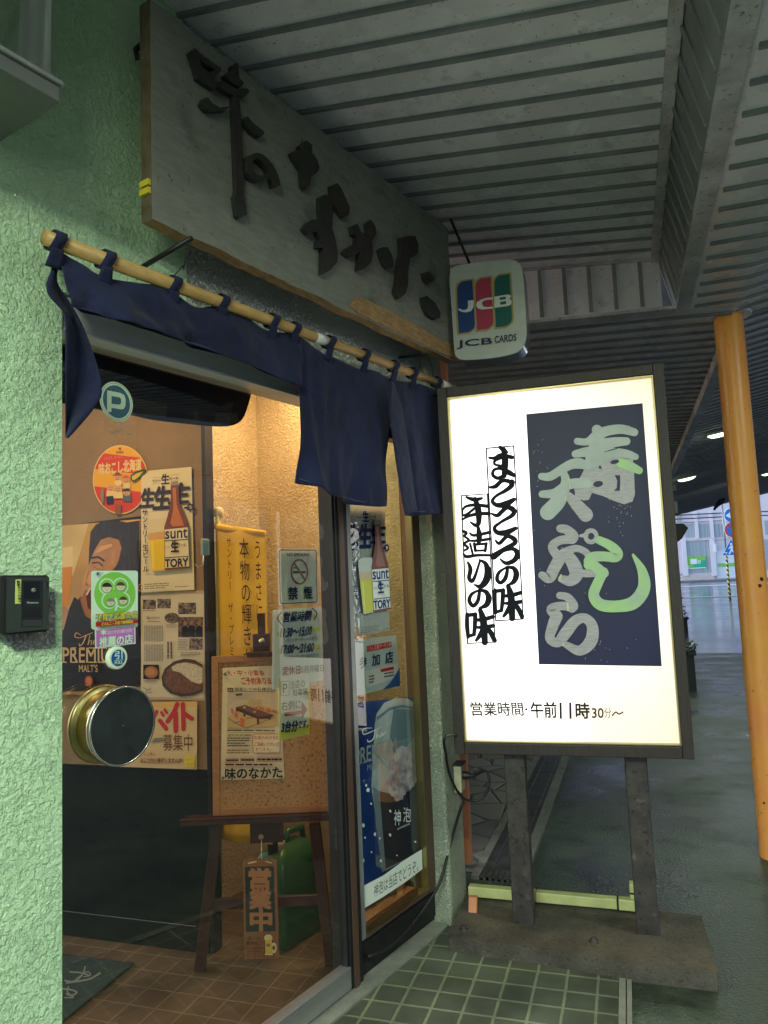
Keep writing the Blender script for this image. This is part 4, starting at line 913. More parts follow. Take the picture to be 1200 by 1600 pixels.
for x0, yt, yb, c in ((190, 385, 1045, JB), (420, 350, 1008, JR), (655, 310, 972, JG)):
    w = 205; sh = -30
    def bar(g): return [(x0 - g + 4, yt + 95), (x0 - g + 20, yt + 55 - g), (x0 + 60, yt + 15 - g), (x0 + w - 10 + g, yt - 6 - g), (x0 + w + g + 8, yt + 300), (x0 + w + 22 + g, yb - 110), (x0 + w + 8 + g, yb - 60), (x0 + w - 40, yb - 20 + g), (x0 + 130, yb - 12 + g), (x0 + 26 - g, yb + 2 + g), (x0 + 10 - g, yt + 400)]
    js.poly(bar(22), JY, zj); js.poly(bar(0), c, zj)
jw = flat((0.62, 0.62, 0.58), .3)
js.poly([(328,640),(402,632),(402,690),(396,730),(370,768),(320,784),(260,782),(222,765),(206,742),(236,740),(258,756),(300,754),(326,735),(332,700)], jw, zj)
js.poly([(638,600),(560,606),(490,628),(442,660),(434,700),(456,738),(510,752),(640,736),(640,712),(580,722),(530,716),(508,690),(506,660),(536,636),(580,626),(640,624)], jw, zj)
js.poly([(660,590),(820,564),(858,566),(866,590),(850,620),(872,636),(876,660),(866,690),(830,706),(664,730)], jw, zj)
js.poly([(724,602),(800,590),(806,606),(798,622),(728,632)], JG, zj); js.poly([(732,656),(800,645),(812,664),(802,682),(736,692)], JG, zj)
NV = flat((0.012, 0.014, 0.06), .35)
js.text('JCB', 195, 1118, 632, 1222, NV, js.quad((0, 0), (1, 0), (1, 1), (0, 1), lambda u, v: zj(195 + 437 * u, 1140 + 95 * v - 45 * u)) if False else (lambda x, y: zj(x, y - (x - 195) * 0.09 + 22)), 0.03, 3)
js.text('CARDS', 664, 1075, 936, 1160, NV, (lambda x, y: zj(x, y - (x - 664) * 0.11 + 10)), 0.03, 3)
js.build('lettering', parent=jc)
b = M(); b.tube([JO.px(735, 415, -0.05), JO.px(716, 370, -0.05), JO.px(704, 342, -0.05)], 0.006, black_rub, 8); b.tube([V((-0.66, 3.15, 2.62)), FF.P(0.5, 2.62, WF)], 0.012, black_metal, 8)
b.box(FF, 0.42, 0.66, 2.60, 2.86, WF + 0.001, WF + 0.06, navy_in); b.build('bracket', jc)

# ================================================================== orange post and yellow pipe rail behind the sign
b = M(); op = Frame((0, 3.72, 0), X, Z, -Y); oa = op.ab(719, 1300)[0]; obb = op.ab(733, 1300)[0]
b.box(op, oa - 0.04, obb, 0.03, 2.82, -0.06, 0.0, orange_p)
b.build('steel_post', label='orange red steel post standing behind the concrete pier', cat='post', bevel=0.004)
yp = thing('pipe_rail', 'low yellow square pipe rail lying behind the legs of the lit sign', 'rail', ground(860, 1410))
rf = Frame((0, 3.27, 0), X, Z, -Y)
b = M(); q0, q1 = rf.px(733, 1391), rf.px(990, 1412); q0.z = q1.z = (q0.z + q1.z) / 2
dirn = (q1 - q0).normalized(); rf2 = Frame(q0, dirn, Z, dirn.cross(Z)); L_q = (q1 - q0).length
b.box(rf2, 0.0, L_q * 0.42, -0.021, 0.021, -0.021, 0.021, yellow_p); b.box(rf2, L_q * 0.42 + 0.002, L_q * 0.905, -0.020, 0.020, -0.020, 0.020, yellow_p); b.box(rf2, L_q * 0.914, L_q + 0.03, -0.021, 0.021, -0.021, 0.021, yellow_p)
b.box(rf2, L_q - 0.012, L_q + 0.03, 0.022, 0.085, -0.0205, 0.0205, yellow_p); b.build('pipe', yp, bevel=0.004)
b = M(); b.box(rf2, L_q * 0.905, L_q * 0.914, -0.0205, 0.0205, -0.0205, 0.0205, black_rub); b.build('joint', yp)
b = M(); b.box(rf2, L_q - 0.0125, L_q + 0.0305, 0.045, 0.052, -0.021, 0.021, black_rub); b.build('joint', yp)
fp = ground(739, 1424, 0.062); b = M(); b.prism([fp + V((x, y, 0)) for x, y in ((-.018, -.012), (.018, -.012), (.018, .012), (-.018, .012))], (0.002, 0.012, 0.055), orange_p)
b.build('foot', yp, bevel=0.004, label='short orange foot')

# ================================================================== room behind the glass
WY = 2.687
PW = XF(WY)
part = thing('partition_wall', 'tan papered partition with dark lower half carrying the posters inside', 'wall', (-2.4, WY, 0))
b = M(); b.box(PW, -4.2, -1.66, 0.705, 2.6, -0.05, 0.0, wall_paper); b.build('upper_panel', part)
b = M(); b.box(PW, -4.2, -1.66, 0.006, 0.704, -0.05, 0.004, dado_dark); b.box(PW, -4.2, -1.66, 0.006, 0.10, 0.0045, 0.012, dado_dark); b.build('dado', part)
b = M(); b.box(PW, -1.659, -1.642, 0.006, 2.6, -0.055, 0.006, black_metal); b.build('edge_trim', part)
b = M(); b.box(PW, -4.2, -1.72, 0.102, 0.1045, 0.012, 0.0125, alu_dull); b.build('skirting_line', part)
wl = M(); wl.box(FF, 0.0, 0.70, 0.006, 2.6, -1.02, -0.95, inner_stucco)
wl.build('inner_wall', label='beige stucco back wall of the recess behind the yellow banner', cat='wall')
wl = M(); wl.box(FF, 0.60, 0.70, 0.006, 2.6, -0.949, -0.052, inner_stucco)
wl.build('inner_wall', label='brightly lit beige stucco side wall behind the easel and side window', cat='wall')
wl = M(); wl.box(FF, -2.7, -2.6, 0.006, 2.6, -2.6, -0.17, wall_paper); wl.build('inner_wall', label='tan side wall of the entrance hidden behind the green wall', cat='wall')
b = M(); b.box(FF, -2.7, 0.72, 2.601, 2.66, -3.0, -0.1601, mat('inner_ceiling', (0.5, 0.45, 0.38), 0.8)); b.box(FF, -1.2, 0.60, 2.45, 2.6, -0.24, -0.165, wall_paper); b.build('ceiling', kind='structure')
# warm lamp near the ceiling
lp = thing('ceiling_lamp', 'warm round ceiling lamp inside the entrance by the side wall', 'lamp', FF.P(0.30, 2.60, -0.42))
b = M(); lf_ = Frame(FF.P(0.30, 2.60, -0.42), X, Y, -Z); b.lathe(lf_, [(0.10, 0.0), (0.10, 0.03), (0.085, 0.05), (0.0, 0.055)], mat('warm_diffuser', (0.9, 0.8, 0.6), 0.4, emit=(1, 0.70, 0.36), estr=6), 28); b.build('diffuser', lp)
li = bpy.data.lights.new('warm_light', 'AREA'); li.shape = 'DISK'; li.size = 0.18; li.energy = 5.2; li.color = (1, 0.64, 0.28)
lo_ = bpy.data.objects.new('warm_light', li); COL.objects.link(lo_); lo_.parent = lp; lo_.location = (0, 0, -0.065)
lp2 = thing('ceiling_lamp', 'warm round ceiling lamp inside the entrance in front of the posters', 'lamp', FF.P(-0.95, 2.60, -0.75))
b = M(); lf_ = Frame(FF.P(-0.95, 2.60, -0.75), X, Y, -Z); b.lathe(lf_, [(0.10, 0.0), (0.10, 0.03), (0.085, 0.05), (0.0, 0.055)], MATS['warm_diffuser'], 28); b.build('diffuser', lp2)
li = bpy.data.lights.new('warm_light', 'AREA'); li.shape = 'DISK'; li.size = 0.18; li.energy = 4.4; li.color = (1, 0.64, 0.28)
lo_ = bpy.data.objects.new('warm_light', li); COL.objects.link(lo_); lo_.parent = lp2; lo_.location = (0, 0, -0.065)

# dark cloth behind the top of the door
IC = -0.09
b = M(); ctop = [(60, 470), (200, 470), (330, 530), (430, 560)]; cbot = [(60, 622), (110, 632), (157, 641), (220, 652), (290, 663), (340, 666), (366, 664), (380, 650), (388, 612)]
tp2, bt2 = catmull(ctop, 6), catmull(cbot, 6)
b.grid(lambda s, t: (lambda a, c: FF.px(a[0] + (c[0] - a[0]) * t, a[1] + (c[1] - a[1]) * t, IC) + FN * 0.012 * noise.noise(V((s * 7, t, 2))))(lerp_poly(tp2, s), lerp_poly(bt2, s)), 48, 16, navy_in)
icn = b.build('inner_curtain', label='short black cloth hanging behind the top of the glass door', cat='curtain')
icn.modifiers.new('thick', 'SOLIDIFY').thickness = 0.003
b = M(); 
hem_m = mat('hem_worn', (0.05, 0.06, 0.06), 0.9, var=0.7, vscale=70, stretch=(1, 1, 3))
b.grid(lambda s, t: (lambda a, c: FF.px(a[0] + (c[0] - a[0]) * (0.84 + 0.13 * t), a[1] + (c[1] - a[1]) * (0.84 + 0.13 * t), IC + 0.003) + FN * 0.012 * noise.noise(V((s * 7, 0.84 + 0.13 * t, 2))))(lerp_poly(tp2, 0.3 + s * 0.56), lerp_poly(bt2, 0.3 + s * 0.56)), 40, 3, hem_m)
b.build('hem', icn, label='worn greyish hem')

# floor mat
mp_ = [ground(97 - 200, 1478, 0.006), ground(96, 1490, 0.006), ground(210, 1508, 0.006), ground(96, 1600, 0.006), ground(10, 1690, 0.006), ground(-160, 1640, 0.006)]
mp_ = [ground(210, 1508, 0.005), ground(96, 1601, 0.005)]
ax_ = (mp_[1] - mp_[0]); ax_.z = 0; L1 = ax_.length; ax_.normalize(); wx = -ax_.cross(Z); wx = wx if wx.x < 0 else -wx
mf = Frame(mp_[0], wx, ax_, Z)
fm_ = M(); fm_.box(mf, 0, 0.95, 0, 0.75, 0, 0.010, mat_green); fmo = fm_.build('floor_mat', label='dark green entrance mat with pale brush lettering inside the door', cat='mat', bevel=0.003)
ms_ = Sheet(Frame(mp_[0] + Z * 0.0102, X, Y, Z), 0.0); matink = mat('mat_lettering', (0.16, 0.19, 0.16), 0.95, bump=0.6, bscale=300)
zm = lambda x, y: ground(80 + x / 3.75, 1380 + y / 3.75, 0.0155)
for p, w in (([(80,570),(130,575),(180,540),(200,490)], 10), ([(110,520),(170,525),(220,540)], 9), ([(90,585),(160,575),(230,560),(285,528)], 11), ([(150,560),(210,520),(230,540),(190,550)], 7), ([(60,620),(110,625),(150,640),(120,660),(90,650)], 10), ([(100,610),(95,640),(130,670),(80,672)], 8)):
    ms_.stroke(p, w, matink, zm)
ms_.build('lettering', parent=fmo)

# yellow banner on a pole
nb = thing('banner_stand', 'yellow vertical advertising banner on a pole behind the cork board', 'banner', ground(341, 1487))
NB = Frame((0, 2.74, 0), X, Z, -Y)
nt0, nt1 = NB.px(338, 808), NB.px(341, 1484)
b = M(); b.tube([V((nt1.x, 2.75, 0.0)), V((nt0.x + 0.004, 2.75, 1.76))], 0.012, mat('bamboo', (0.50, 0.48, 0.20), 0.4, var=0.3, vscale=20), 12); b.build('pole', nb)
b = M(); b.lathe(Frame(V((nt0.x + 0.004, 2.75, 1.73)), X, Y, Z), [(0.018, 0), (0.022, 0.01), (0.022, 0.03), (0.012, 0.04), (0.0, 0.042)], cream_paper, 14); b.build('finial', nb)
ban = mat('banner_yellow', (0.86, 0.52, 0.03), 0.7, var=0.08, vscale=4, bump=0.12, bscale=10, bdist=0.01)
btop = [(338, 818), (349, 821), (400, 829), (416, 831)]; bbot = [(337, 1062), (349, 1062), (400, 1062), (418, 1062)]
b = M(); tl_, tr_ = NB.px(339, 818), NB.px(416, 829)
def bann(s, t):
    x = tl_.x + (tr_.x - tl_.x) * s; z = (tl_.z + (tr_.z - tl_.z) * s) * (1 - t) + 0.42 * t + 0.12 * (1 - s) * t * 0
    return V((x, 2.735 + 0.008 * sin(s * 9 + t * 2) - 0.004, z))
b.grid(bann, 24, 30, ban); o = b.build('cloth', nb); o.modifiers.new('thick', 'SOLIDIFY').thickness = 0.0015
b = M(); b.tube([NB.px(337, 823, 0.006), NB.px(414, 834, 0.006)], 0.012, ban, 10); b.build('top_hem', nb)
s = Sheet(NB, 0.024); zb_ = s.zoom(320, 790, 6.4); BR = flat((0.05, 0.015, 0.01))
s.vtext('うまさに', 488, 335, 562, 1175, BR, lambda x, y: zb_(x + (y - 335) * 0.03, y), 0.008)
s.vtext('本物の輝きが', 338, 320, 440, 1630, BR, lambda x, y: zb_(x + (y - 320) * 0.04, y), 0.008)
s.vtext('サントリー ザ・プレミ', 215, 310, 268, 1510, BR, lambda x, y: zb_(x + (y - 310) * 0.03, y), 0.004)
s.build('lettering', parent=nb)

# easel, cork board, notice, hanging sign
e0 = ground(307, 1519)
EF = Frame(e0, EX, Z, EN)
es = thing('easel', 'dark brown wooden easel inside the door holding a cork board', 'easel', e0)
def bar3(b, p, q, w, t, m):
    d = (q - p).normalized(); sd = d.cross(EN).normalized(); P = [p - sd * w / 2 - EN * t / 2, p + sd * w / 2 - EN * t / 2, p + sd * w / 2 + EN * t / 2, p - sd * w / 2 + EN * t / 2]
    b.prism(P, q - p, m)
for (x0, y0, x1, y1) in ((312, 1519, 340, 1290), (517, 1507, 492, 1290)):
    b = M(); p = EF.px(x0, y0); q = EF.px(x1, y1); q2 = q + (q - p) * 1.6 + EX * 0.0
    bar3(b, p + Z * 0.004, p + (q - p) * 1.02, 0.042, 0.022, easel_wood); b.build('leg', es, bevel=0.003)
b = M(); p = EF.px(408, 1500) ; bar3(b, V((e0.x + 0.27 * EX.x - 0.24 * EN.x, e0.y + 0.27 * EX.y - 0.24 * EN.y, 0.004)), EF.P(0.27, 1.22, -0.05), 0.042, 0.022, easel_wood); b.build('leg', es, bevel=0.003)
b = M(); b.box(EF, -0.035, 0.56, 0.548, 0.566, -0.02, 0.065, easel_wood); b.box(EF, -0.035, 0.56, 0.566, 0.574, 0.055, 0.066, easel_wood); b.build('ledge', es, bevel=0.003)
b = M(); b.box(EF, 0.06, 0.47, 0.222, 0.262, -0.012, 0.006, easel_wood); b.build('cross_bar', es, bevel=0.003)
b = M(); b.box(EF, 0.215, 0.34, 0.46, 0.546, -0.01, 0.012, easel_wood); b.build('back_plate', es, bevel=0.003)
b = M(); b.box(EF, 0.245, 0.31, 1.165, 1.245, -0.01, 0.02, easel_wood); b.box(EF, 0.225, 0.34, 1.160, 1.178, -0.01, 0.045, easel_wood); b.box(EF, 0.263, 0.292, 1.245, 1.325, -0.008, 0.010, easel_wood); b.build('top_clamp', es, bevel=0.003)
b = M(); kc = EF.ab(411, 1001); b.lathe(EF, [(0.012, 0.02), (0.012, 0.028), (0.0, 0.031)], brass, 16, *kc); b.build('knob', es)
b = M(); kc = EF.ab(410, 1304); b.lathe(EF, [(0.006, 0.012), (0.006, 0.020), (0.011, 0.024), (0.011, 0.030), (0.0, 0.034)], raw_wood, 16, *kc); b.build('peg', es)
CF = Frame(e0 + EN * 0.022, EX, (Z * cos(0.04) - EN * sin(0.04)).normalized(), (EN * cos(0.04) + Z * sin(0.04)).normalized())
cb = thing('cork_board', 'cork notice board in a light wood frame standing on the easel', 'notice board', EF.P(0.3, 0.567, 0.02))
ca0, cz1 = CF.ab(332, 1029); ca1, _c = CF.ab(525, 1014); cz1 = (cz1 + _c) / 2; cz0 = 0.567; fw = 0.026
b = M(); b.box(CF, ca0 + fw, ca1 - fw, cz0 + fw, cz1 - fw, 0, 0.008, cork); b.build('cork', cb)
b = M(); b.box(CF, ca0, ca0 + fw, cz0, cz1, 0, 0.018, cork_frame); b.box(CF, ca1 - fw, ca1, cz0, cz1, 0, 0.018, cork_frame)
b.box(CF, ca0 + fw, ca1 - fw, cz0, cz0 + fw, 0, 0.0175, cork_frame); b.box(CF, ca0 + fw, ca1 - fw, cz1 - fw, cz1, 0, 0.0175, cork_frame); b.build('frame', cb, bevel=0.002)
s = Sheet(CF, 0.010); zn = s.zoom(330, 1030, 8)
s.base([(145, 110), (845, 75), (915, 1490), (118, 1512)], cream_paper, zn)
nq = s.quad((145, 110), (845, 75), (915, 1490), (118, 1512), zn)
RD = flat((0.55, 0.08, 0.04)); OR_ = flat((0.70, 0.17, 0.06)); BRN = flat((0.10, 0.045, 0.03)); TAT = flat((0.62, 0.44, 0.20)); OLV = flat((0.40, 0.36, 0.05))
s.text('大・中・小宴会', 190, 135, 660, 205, RD, zn, 0.015, skew=-.05); s.text('ご予約承ります', 375, 225, 825, 315, RD, zn, 0.015, skew=-.05)
s.rect(205, 358, 275, 405, BRN, zn); s.text('宴会', 212, 366, 268, 398, cream_paper, zn, 0.01); s.text('個室にて40名様迄OK', 292, 352, 825, 395, INK, zn, 0.004, 2); s.rect(205, 402, 825, 408, DGREY, zn)
s.poly([(210,420),(830,420),(830,835),(205,865)], flat((0.62, 0.52, 0.34)), zn); s.poly([(210,570),(330,520),(560,500),(560,420),(210,420)], flat((0.55, 0.47, 0.33)), zn)
s.poly([(210,720),(480,520),(830,640),(830,835),(205,865)], TAT, zn); s.rect(485, 500, 630, 600, flat((0.55, 0.42, 0.2)), zn)
for p in ([(215,735),(320,800),(430,860)], [(280,800),(420,760)], [(440,745),(540,720)], [(440,860),(800,720)]): s.stroke(p, 6, BRN, zn, cap=False)
s.poly([(310,600),(420,570),(790,700),(730,740),(590,745),(320,640)], BRN, zn); s.poly([(325,595),(420,578),(770,690),(600,720)], flat((0.2, 0.10, 0.07)), zn)
for x, y, h in ((575,740,75),(405,680,35),(720,720,30),(312,610,40)): s.rect(x, y, x + 26, y + h, BRN, zn)
for x, y, w, h in ((250,610,30,70),(300,660,36,80),(365,730,48,110),(540,570,40,70),(600,590,60,50),(690,610,60,50),(760,630,60,40)): s.poly([(x,y),(x+w,y+12),(x+w,y+h),(x+4,y+h-16)], OR_, zn)
for x, y in ((420,600),(545,655),(560,580)): s.ell(x, y, 16, 12, flat((0.6, 0.5, 0.4)), zn, 12)
s.poly([(310,430),(395,425),(390,450),(315,455)], DGREY, zn)
s.lines(205, 880, 800, 905, 1, INK, zn); s.rect(205, 908, 800, 914, OLV, zn)
s.text('☎0125-23-3805', 205, 925, 505, 962, BRN, zn, 0.0, 2); s.lines(205, 975, 490, 1100, 4, DGREY, zn); s.lines(200, 1125, 480, 1190, 2, flat((0.3, 0.16, 0.05)), zn)
s.rect(530, 925, 860, 1160, cream_paper, zn)
for (a, c, d, e_) in ((535, 925, 855, 925), (535, 1165, 860, 1165)):
    pts = [(a + (d - a) * k / 24, c + 8 * (k % 2)) for k in range(25)]; s.stroke(pts, 6, RD, zn, cap=False)
s.stroke([(530, 930), (524, 1050), (532, 1162)], 6, RD, zn); s.stroke([(860, 930), (868, 1050), (860, 1162)], 6, RD, zn)
s.text('お席のみの予約', 545, 948, 855, 1000, RD, zn, 0.008, 2); s.text('ご遠慮いただいて', 545, 1030, 855, 1078, RD, zn, 0.008, 2); s.text('おります。', 565, 1100, 750, 1140, RD, zn, 0.008, 2)
for x0, x1, tx in ((185, 352, '日替わり'), (368, 550, '旨い鍋物'), (570, 895, '人の輪が広がる')):
    s.frame(x0, 1235 - (x0 - 185) * .03, x1, 1288 - (x0 - 185) * .03, 6, RD, zn); s.lines(x0 + 14, 1246 - (x0 - 185) * .03, x1 - 10, 1276 - (x0 - 185) * .03, 1, INK, zn, fillr=0.8)
s.lines(185, 1300, 770, 1328, 1, INK, zn, fillr=0.7); s.rect(180, 1336, 800, 1341, RD, zn)
s.text('味のなかた', 185, 1345, 892, 1485, INK, (lambda x, y: zn(x, y - (x - 185) * 0.03 + 10)), 0.03, 4)
s.build('notice_sheet', 'cream banquet notice with a photo of a long table pinned to the cork board', 'notice')
for x, y in ((352, 1053), (349, 1215), (440, 1213)):
    b = M(); pc = CF.ab(x, y, 0.011); b.lathe(CF, [(0.004, 0.011), (0.006, 0.016), (0.005, 0.022), (0.0, 0.024)], mat('pin_green', (0.05, 0.22, 0.10), 0.3), 12, *pc)
    b.build('push_pin', label={352: 'green push pin at the upper left of the banquet notice', 349: 'green push pin at the lower left of the banquet notice', 440: 'green push pin at the lower right of the banquet notice'}[x], cat='pin', group='pins of the banquet notice')

HS = Frame(EF.P(0, 0, 0.03), EX, Z, EN)
hs = thing('hanging_sign', 'brown wooden open sign with a beer mug hanging on a cord below the easel ledge', 'sign', HS.px(410, 1500))
zh = lambda x, y, o=0: HS.px(370 + x / 6.67, 1290 + y / 6.67, o)
hw = mat('hanging_wood', (0.30, 0.13, 0.05), 0.6, var=0.3, vscale=14, stretch=(4, 4, 0.6), bump=0.1)
b = M(); hp = [(75, 355), (400, 350), (415, 362), (440, 1370), (425, 1388), (90, 1392), (78, 1380), (62, 372)]
b.prism([zh(*p) - EN * 0.009 for p in hp], EN * 0.009, hw); b.build('board', hs, bevel=0.002)
s = Sheet(HS, 0.0005); zs_ = s.zoom(370, 1290, 6.67)
s.poly([(85, 432), (384, 422), (405, 1100), (96, 1106)], mat('sign_green', (0.012, 0.035, 0.032), 0.6), zs_)
carv = mat('carved_tan', (0.42, 0.20, 0.08), 0.6)
for tx, y0, y1, dx in (('営', 448, 645, 0), ('業', 655, 865, 6), ('中', 872, 1088, 14)): s.text(tx, 132 + dx, y0, 348 + dx, y1, carv, zs_, 0.06, 4)
for tx, x0, y0, x1, y1 in (('家じゃ', 118, 1150, 245, 1185), ('飲めない', 98, 1198, 275, 1240), ('ビールあります', 95, 1258, 270, 1282)): s.text(tx, x0, y0, x1, y1, BLACKP, zs_, 0.01, 2)
s.lines(112, 1300, 260, 1312, 1, BRN, zs_); s.lines(150, 1335, 220, 1350, 1, flat((0.4, 0.08, 0.03)), zs_)
MY = flat((0.72, 0.50, 0.08)); MC = flat((0.74, 0.64, 0.34))
s.poly([(288, 1140), (372, 1135), (384, 1340), (296, 1344)], INK, zs_); s.ring(388, 1268, 30, 56, 16, MC, zs_, 20); s.poly([(296, 1180), (368, 1178), (376, 1330), (300, 1334)], MY, zs_)
s.poly([(292, 1188), (288, 1150), (310, 1130), (350, 1128), (372, 1146), (374, 1186), (345, 1178), (325, 1194), (305, 1184)], MC, zs_); s.rect(296, 1328, 378, 1342, MC, zs_)
s.rect(310, 1225, 352, 1232, INK, zs_); s.rect(312, 1240, 350, 1250, INK, zs_)
s.build('lettering', parent=hs)
b = M(); pk = EF.ab(410, 1308); top_ = EF.P(pk[0], pk[1] - 0.004, 0.022)
b.tube([zh(118, 395, 0.002), EF.P(pk[0], pk[1] - 0.075, 0.026), zh(365, 390, 0.002)], 0.0022, cream_paper, 6); b.tube([EF.P(pk[0], pk[1] - 0.074, 0.026), top_], 0.0018, cream_paper, 6); b.build('cord', hs)

# green jerry cans
canm = mat('can_green', (0.03, 0.13, 0.04), 0.35, var=0.15, vscale=6, trans=0.0)
def jerry(u, o, label, h=0.34, w=0.17, d=0.26, cap=(0.42, 0.36, 0.22)):
    t = thing('jerry_can', label, 'jerry can', FF.P(u, 0.006, o), 'green jerry cans by the side wall')
    b = M(); fr = Frame(FF.P(u, 0.006, o), FN, FD, Z)
    def ring(z, sx, sy): 
        out = []
        for k in range(32):
            a = tau * k / 32; c, s_ = cos(a), sin(a); e = 0.3
            out.append(fr.P(math.copysign(abs(c) ** e, c) * w / 2 * sx, math.copysign(abs(s_) ** e, s_) * d / 2 * sy, z))
        return out
    R = [(0.0, .9, .92), (0.015, 1, 1), (0.10, 1, 1), (0.11, .975, .98), (0.12, 1, 1), (h * .80, 1, 1), (h * .92, .82, .9), (h, .35, .5)]
    vs = [p for r in R for p in ring(*r)]; fs = [(i * 32 + k, i * 32 + (k + 1) % 32, (i + 1) * 32 + (k + 1) % 32, (i + 1) * 32 + k) for i in range(len(R) - 1) for k in range(32)]
    fs.append(tuple((len(R) - 1) * 32 + k for k in range(32))); b.add(vs, fs, canm, True); b.build('body', t)
    b = M(); cf = Frame(fr.P(0.0, -d * 0.26, h * 0.93), FN, FD, Z); b.lathe(cf, [(0.030, 0), (0.030, 0.012), (0.034, 0.014), (0.034, 0.040), (0.030, 0.045), (0, 0.045)], mat('cap_%.2f' % cap[1], cap, 0.45), 20); b.build('cap', t)
    b = M(); b.tube([fr.P(0, -0.02, h * .97), fr.P(0, 0.0, h * 1.10), fr.P(0, 0.09, h * 1.08), fr.P(0, 0.10, h * .90)], 0.014, canm, 10); b.build('handle', t)
    return t
jerry(0.20, -0.46, 'green plastic jerry can with tan cap beside the easel leg', 0.37)
jerry(0.36, -0.20, 'green plastic jerry can behind the blue beer poster', 0.36, cap=(0.05, 0.25, 0.06))
b = M(); b.box(FF, 0.40, 0.57, 0.006, 0.27, -0.16, -0.10, raw_wood); b.build('wooden_board', label='plain brown board standing behind the bottom of the side window', cat='board')
# suction hook on the partition edge
hk = thing('suction_hook', 'clear suction hook stuck on the glass near the yellow banner', 'hook', FF.px(322, 856, -0.004))
b = M(); hh = FF.ab(322, 854, -0.002); b.box(FF, hh[0] - 0.016, hh[0] + 0.016, hh[1] - 0.026, hh[1] + 0.024, -0.010, -0.002, mat('clear_plastic', (0.35, 0.45, 0.42), 0.12, spec=0.8)); b.build('pad', hk, bevel=0.006)
b = M(); b.tube([FF.P(hh[0], hh[1] - 0.02, -0.012), FF.P(hh[0] - 0.002, hh[1] - 0.055, -0.014), FF.P(hh[0] - 0.012, hh[1] - 0.062, -0.02), FF.P(hh[0] - 0.022, hh[1] - 0.052, -0.026)], 0.0022, alu, 8); b.build('hook', hk)

# ================================================================== posters on the partition
PO = 0.004
def psheet(o=PO): return Sheet(PW, o)
s = psheet(0.002); za = s.zoom(80, 640, 4.444); zb = s.zoom(80, 880, 4.706)
DK = flat((0.014, 0.011, 0.013), 0.5); SK = mat('print_skin', (0.66, 0.33, 0.15), 0.6, var=0.35, vscale=7, detail=2); SKD = flat((0.40, 0.16, 0.06)); HR = mat('print_hair', (0.035, 0.022, 0.016), 0.5, var=0.8, vscale=40, stretch=(2, 1, 0.4)); AMB = mat('print_amber', (0.74, 0.42, 0.10), 0.6, var=0.35, vscale=3, detail=1); AMB2 = mat('print_pale_amber', (0.82, 0.60, 0.26), 0.6, var=0.25, vscale=4, detail=1); BEER = flat((0.75, 0.28, 0.04)); GOLD = flat((0.70, 0.47, 0.22))
s.base([(40, 829), (222, 806), (220, 1072), (40, 1086)], DK)
s.poly([(-60, 818), (620, 760), (610, 1180), (200, 1300), (90, 1530), (-60, 1530)], AMB, za)
s.poly([(-60, 818), (260, 790), (200, 1000), (150, 1150), (90, 1200), (-60, 1200)], AMB2, za)
s.poly([(60, 960), (150, 950), (150, 1120), (60, 1120)], flat((0.85, 0.66, 0.36)), za); s.poly([(60, 1100), (150, 1090), (120, 1340), (60, 1400)], BEER, za)
s.poly([(60, 1350), (105, 1370), (125, 1400), (110, 1500), (60, 1530)], SK, za)
s.poly([(480, 790), (615, 770), (612, 1180), (280, 1300), (330, 1100)], HR, za)
s.poly([(345, 905), (400, 880), (470, 905), (490, 960), (470, 1060), (420, 1130), (300, 1300), (280, 1450), (235, 1440), (205, 1330), (215, 1200), (250, 1090), (285, 1010)], SK, za)
s.poly([(265, 960), (275, 850), (310, 800), (360, 775), (470, 772), (560, 790), (600, 850), (600, 1100), (520, 1200), (455, 1090), (490, 960), (460, 900), (400, 885), (345, 905), (300, 980), (262, 1080)], HR, za)
s.poly([(430, 895), (472, 905), (490, 960), (470, 1050), (440, 1090), (445, 1000)], flat((0.52, 0.24, 0.10)), za); s.poly([(300, 1000), (345, 950), (420, 930), (430, 950), (350, 985)], flat((0.74, 0.42, 0.21)), za)
s.poly([(225, 1200), (262, 1150), (300, 1140), (290, 1190), (250, 1230)], flat((0.74, 0.40, 0.20)), za); s.stroke([(285, 1030), (330, 1025), (368, 1050)], 13, HR, za); s.stroke([(262, 1120), (250, 1180), (238, 1200), (258, 1218)], 5, SKD, za); s.poly([(390, 1090), (420, 1060), (435, 1100), (410, 1150), (392, 1140)], flat((0.56, 0.26, 0.11)), za)
s.poly([(205, 1320), (240, 1430), (285, 1460), (282, 1260), (240, 1250)], SKD, za); s.poly([(245, 1290), (278, 1230), (280, 1390), (258, 1380)], flat((0.10, 0.02, 0.015)), za); s.stroke([(250, 1285), (275, 1240)], 10, flat((0.75, 0.65, 0.5)), za)
s.stroke([(290, 1065), (330, 1060), (360, 1085)], 8, HR, za); s.stroke([(300, 1090), (340, 1110), (365, 1110)], 5, SKD, za); s.stroke([(255, 1200), (245, 1215), (262, 1222)], 6, SKD, za)
s.poly([(90, 1530), (130, 1380), (165, 1300), (205, 1330), (240, 1430), (285, 1462), (620, 1300), (615, 1600), (90, 1600)], DK, za)
s.stroke([(225, 530), (190, 512), (180, 540), (215, 548), (260, 530), (310, 510)], [3, 6, 6, 4, 6, 4], GOLD, zb); s.stroke([(262, 530), (240, 585), (215, 608), (212, 590)], [8, 8, 6, 4], GOLD, zb)
s.stroke([(290, 530), (275, 600), (290, 570), (302, 570), (298, 600)], 5, GOLD, zb); s.stroke([(312, 590), (330, 575), (322, 566), (312, 590), (335, 598)], 5, GOLD, zb)
s.text('PREMIUM', 92, 622, 520, 730, GOLD, zb, 0.02, 3)
for x in (95, 165, 228, 290, 318, 372, 395): s.rect(x - 8, 722, x + 26, 731, GOLD, zb); s.rect(x - 8, 618, x + 26, 626, GOLD, zb)
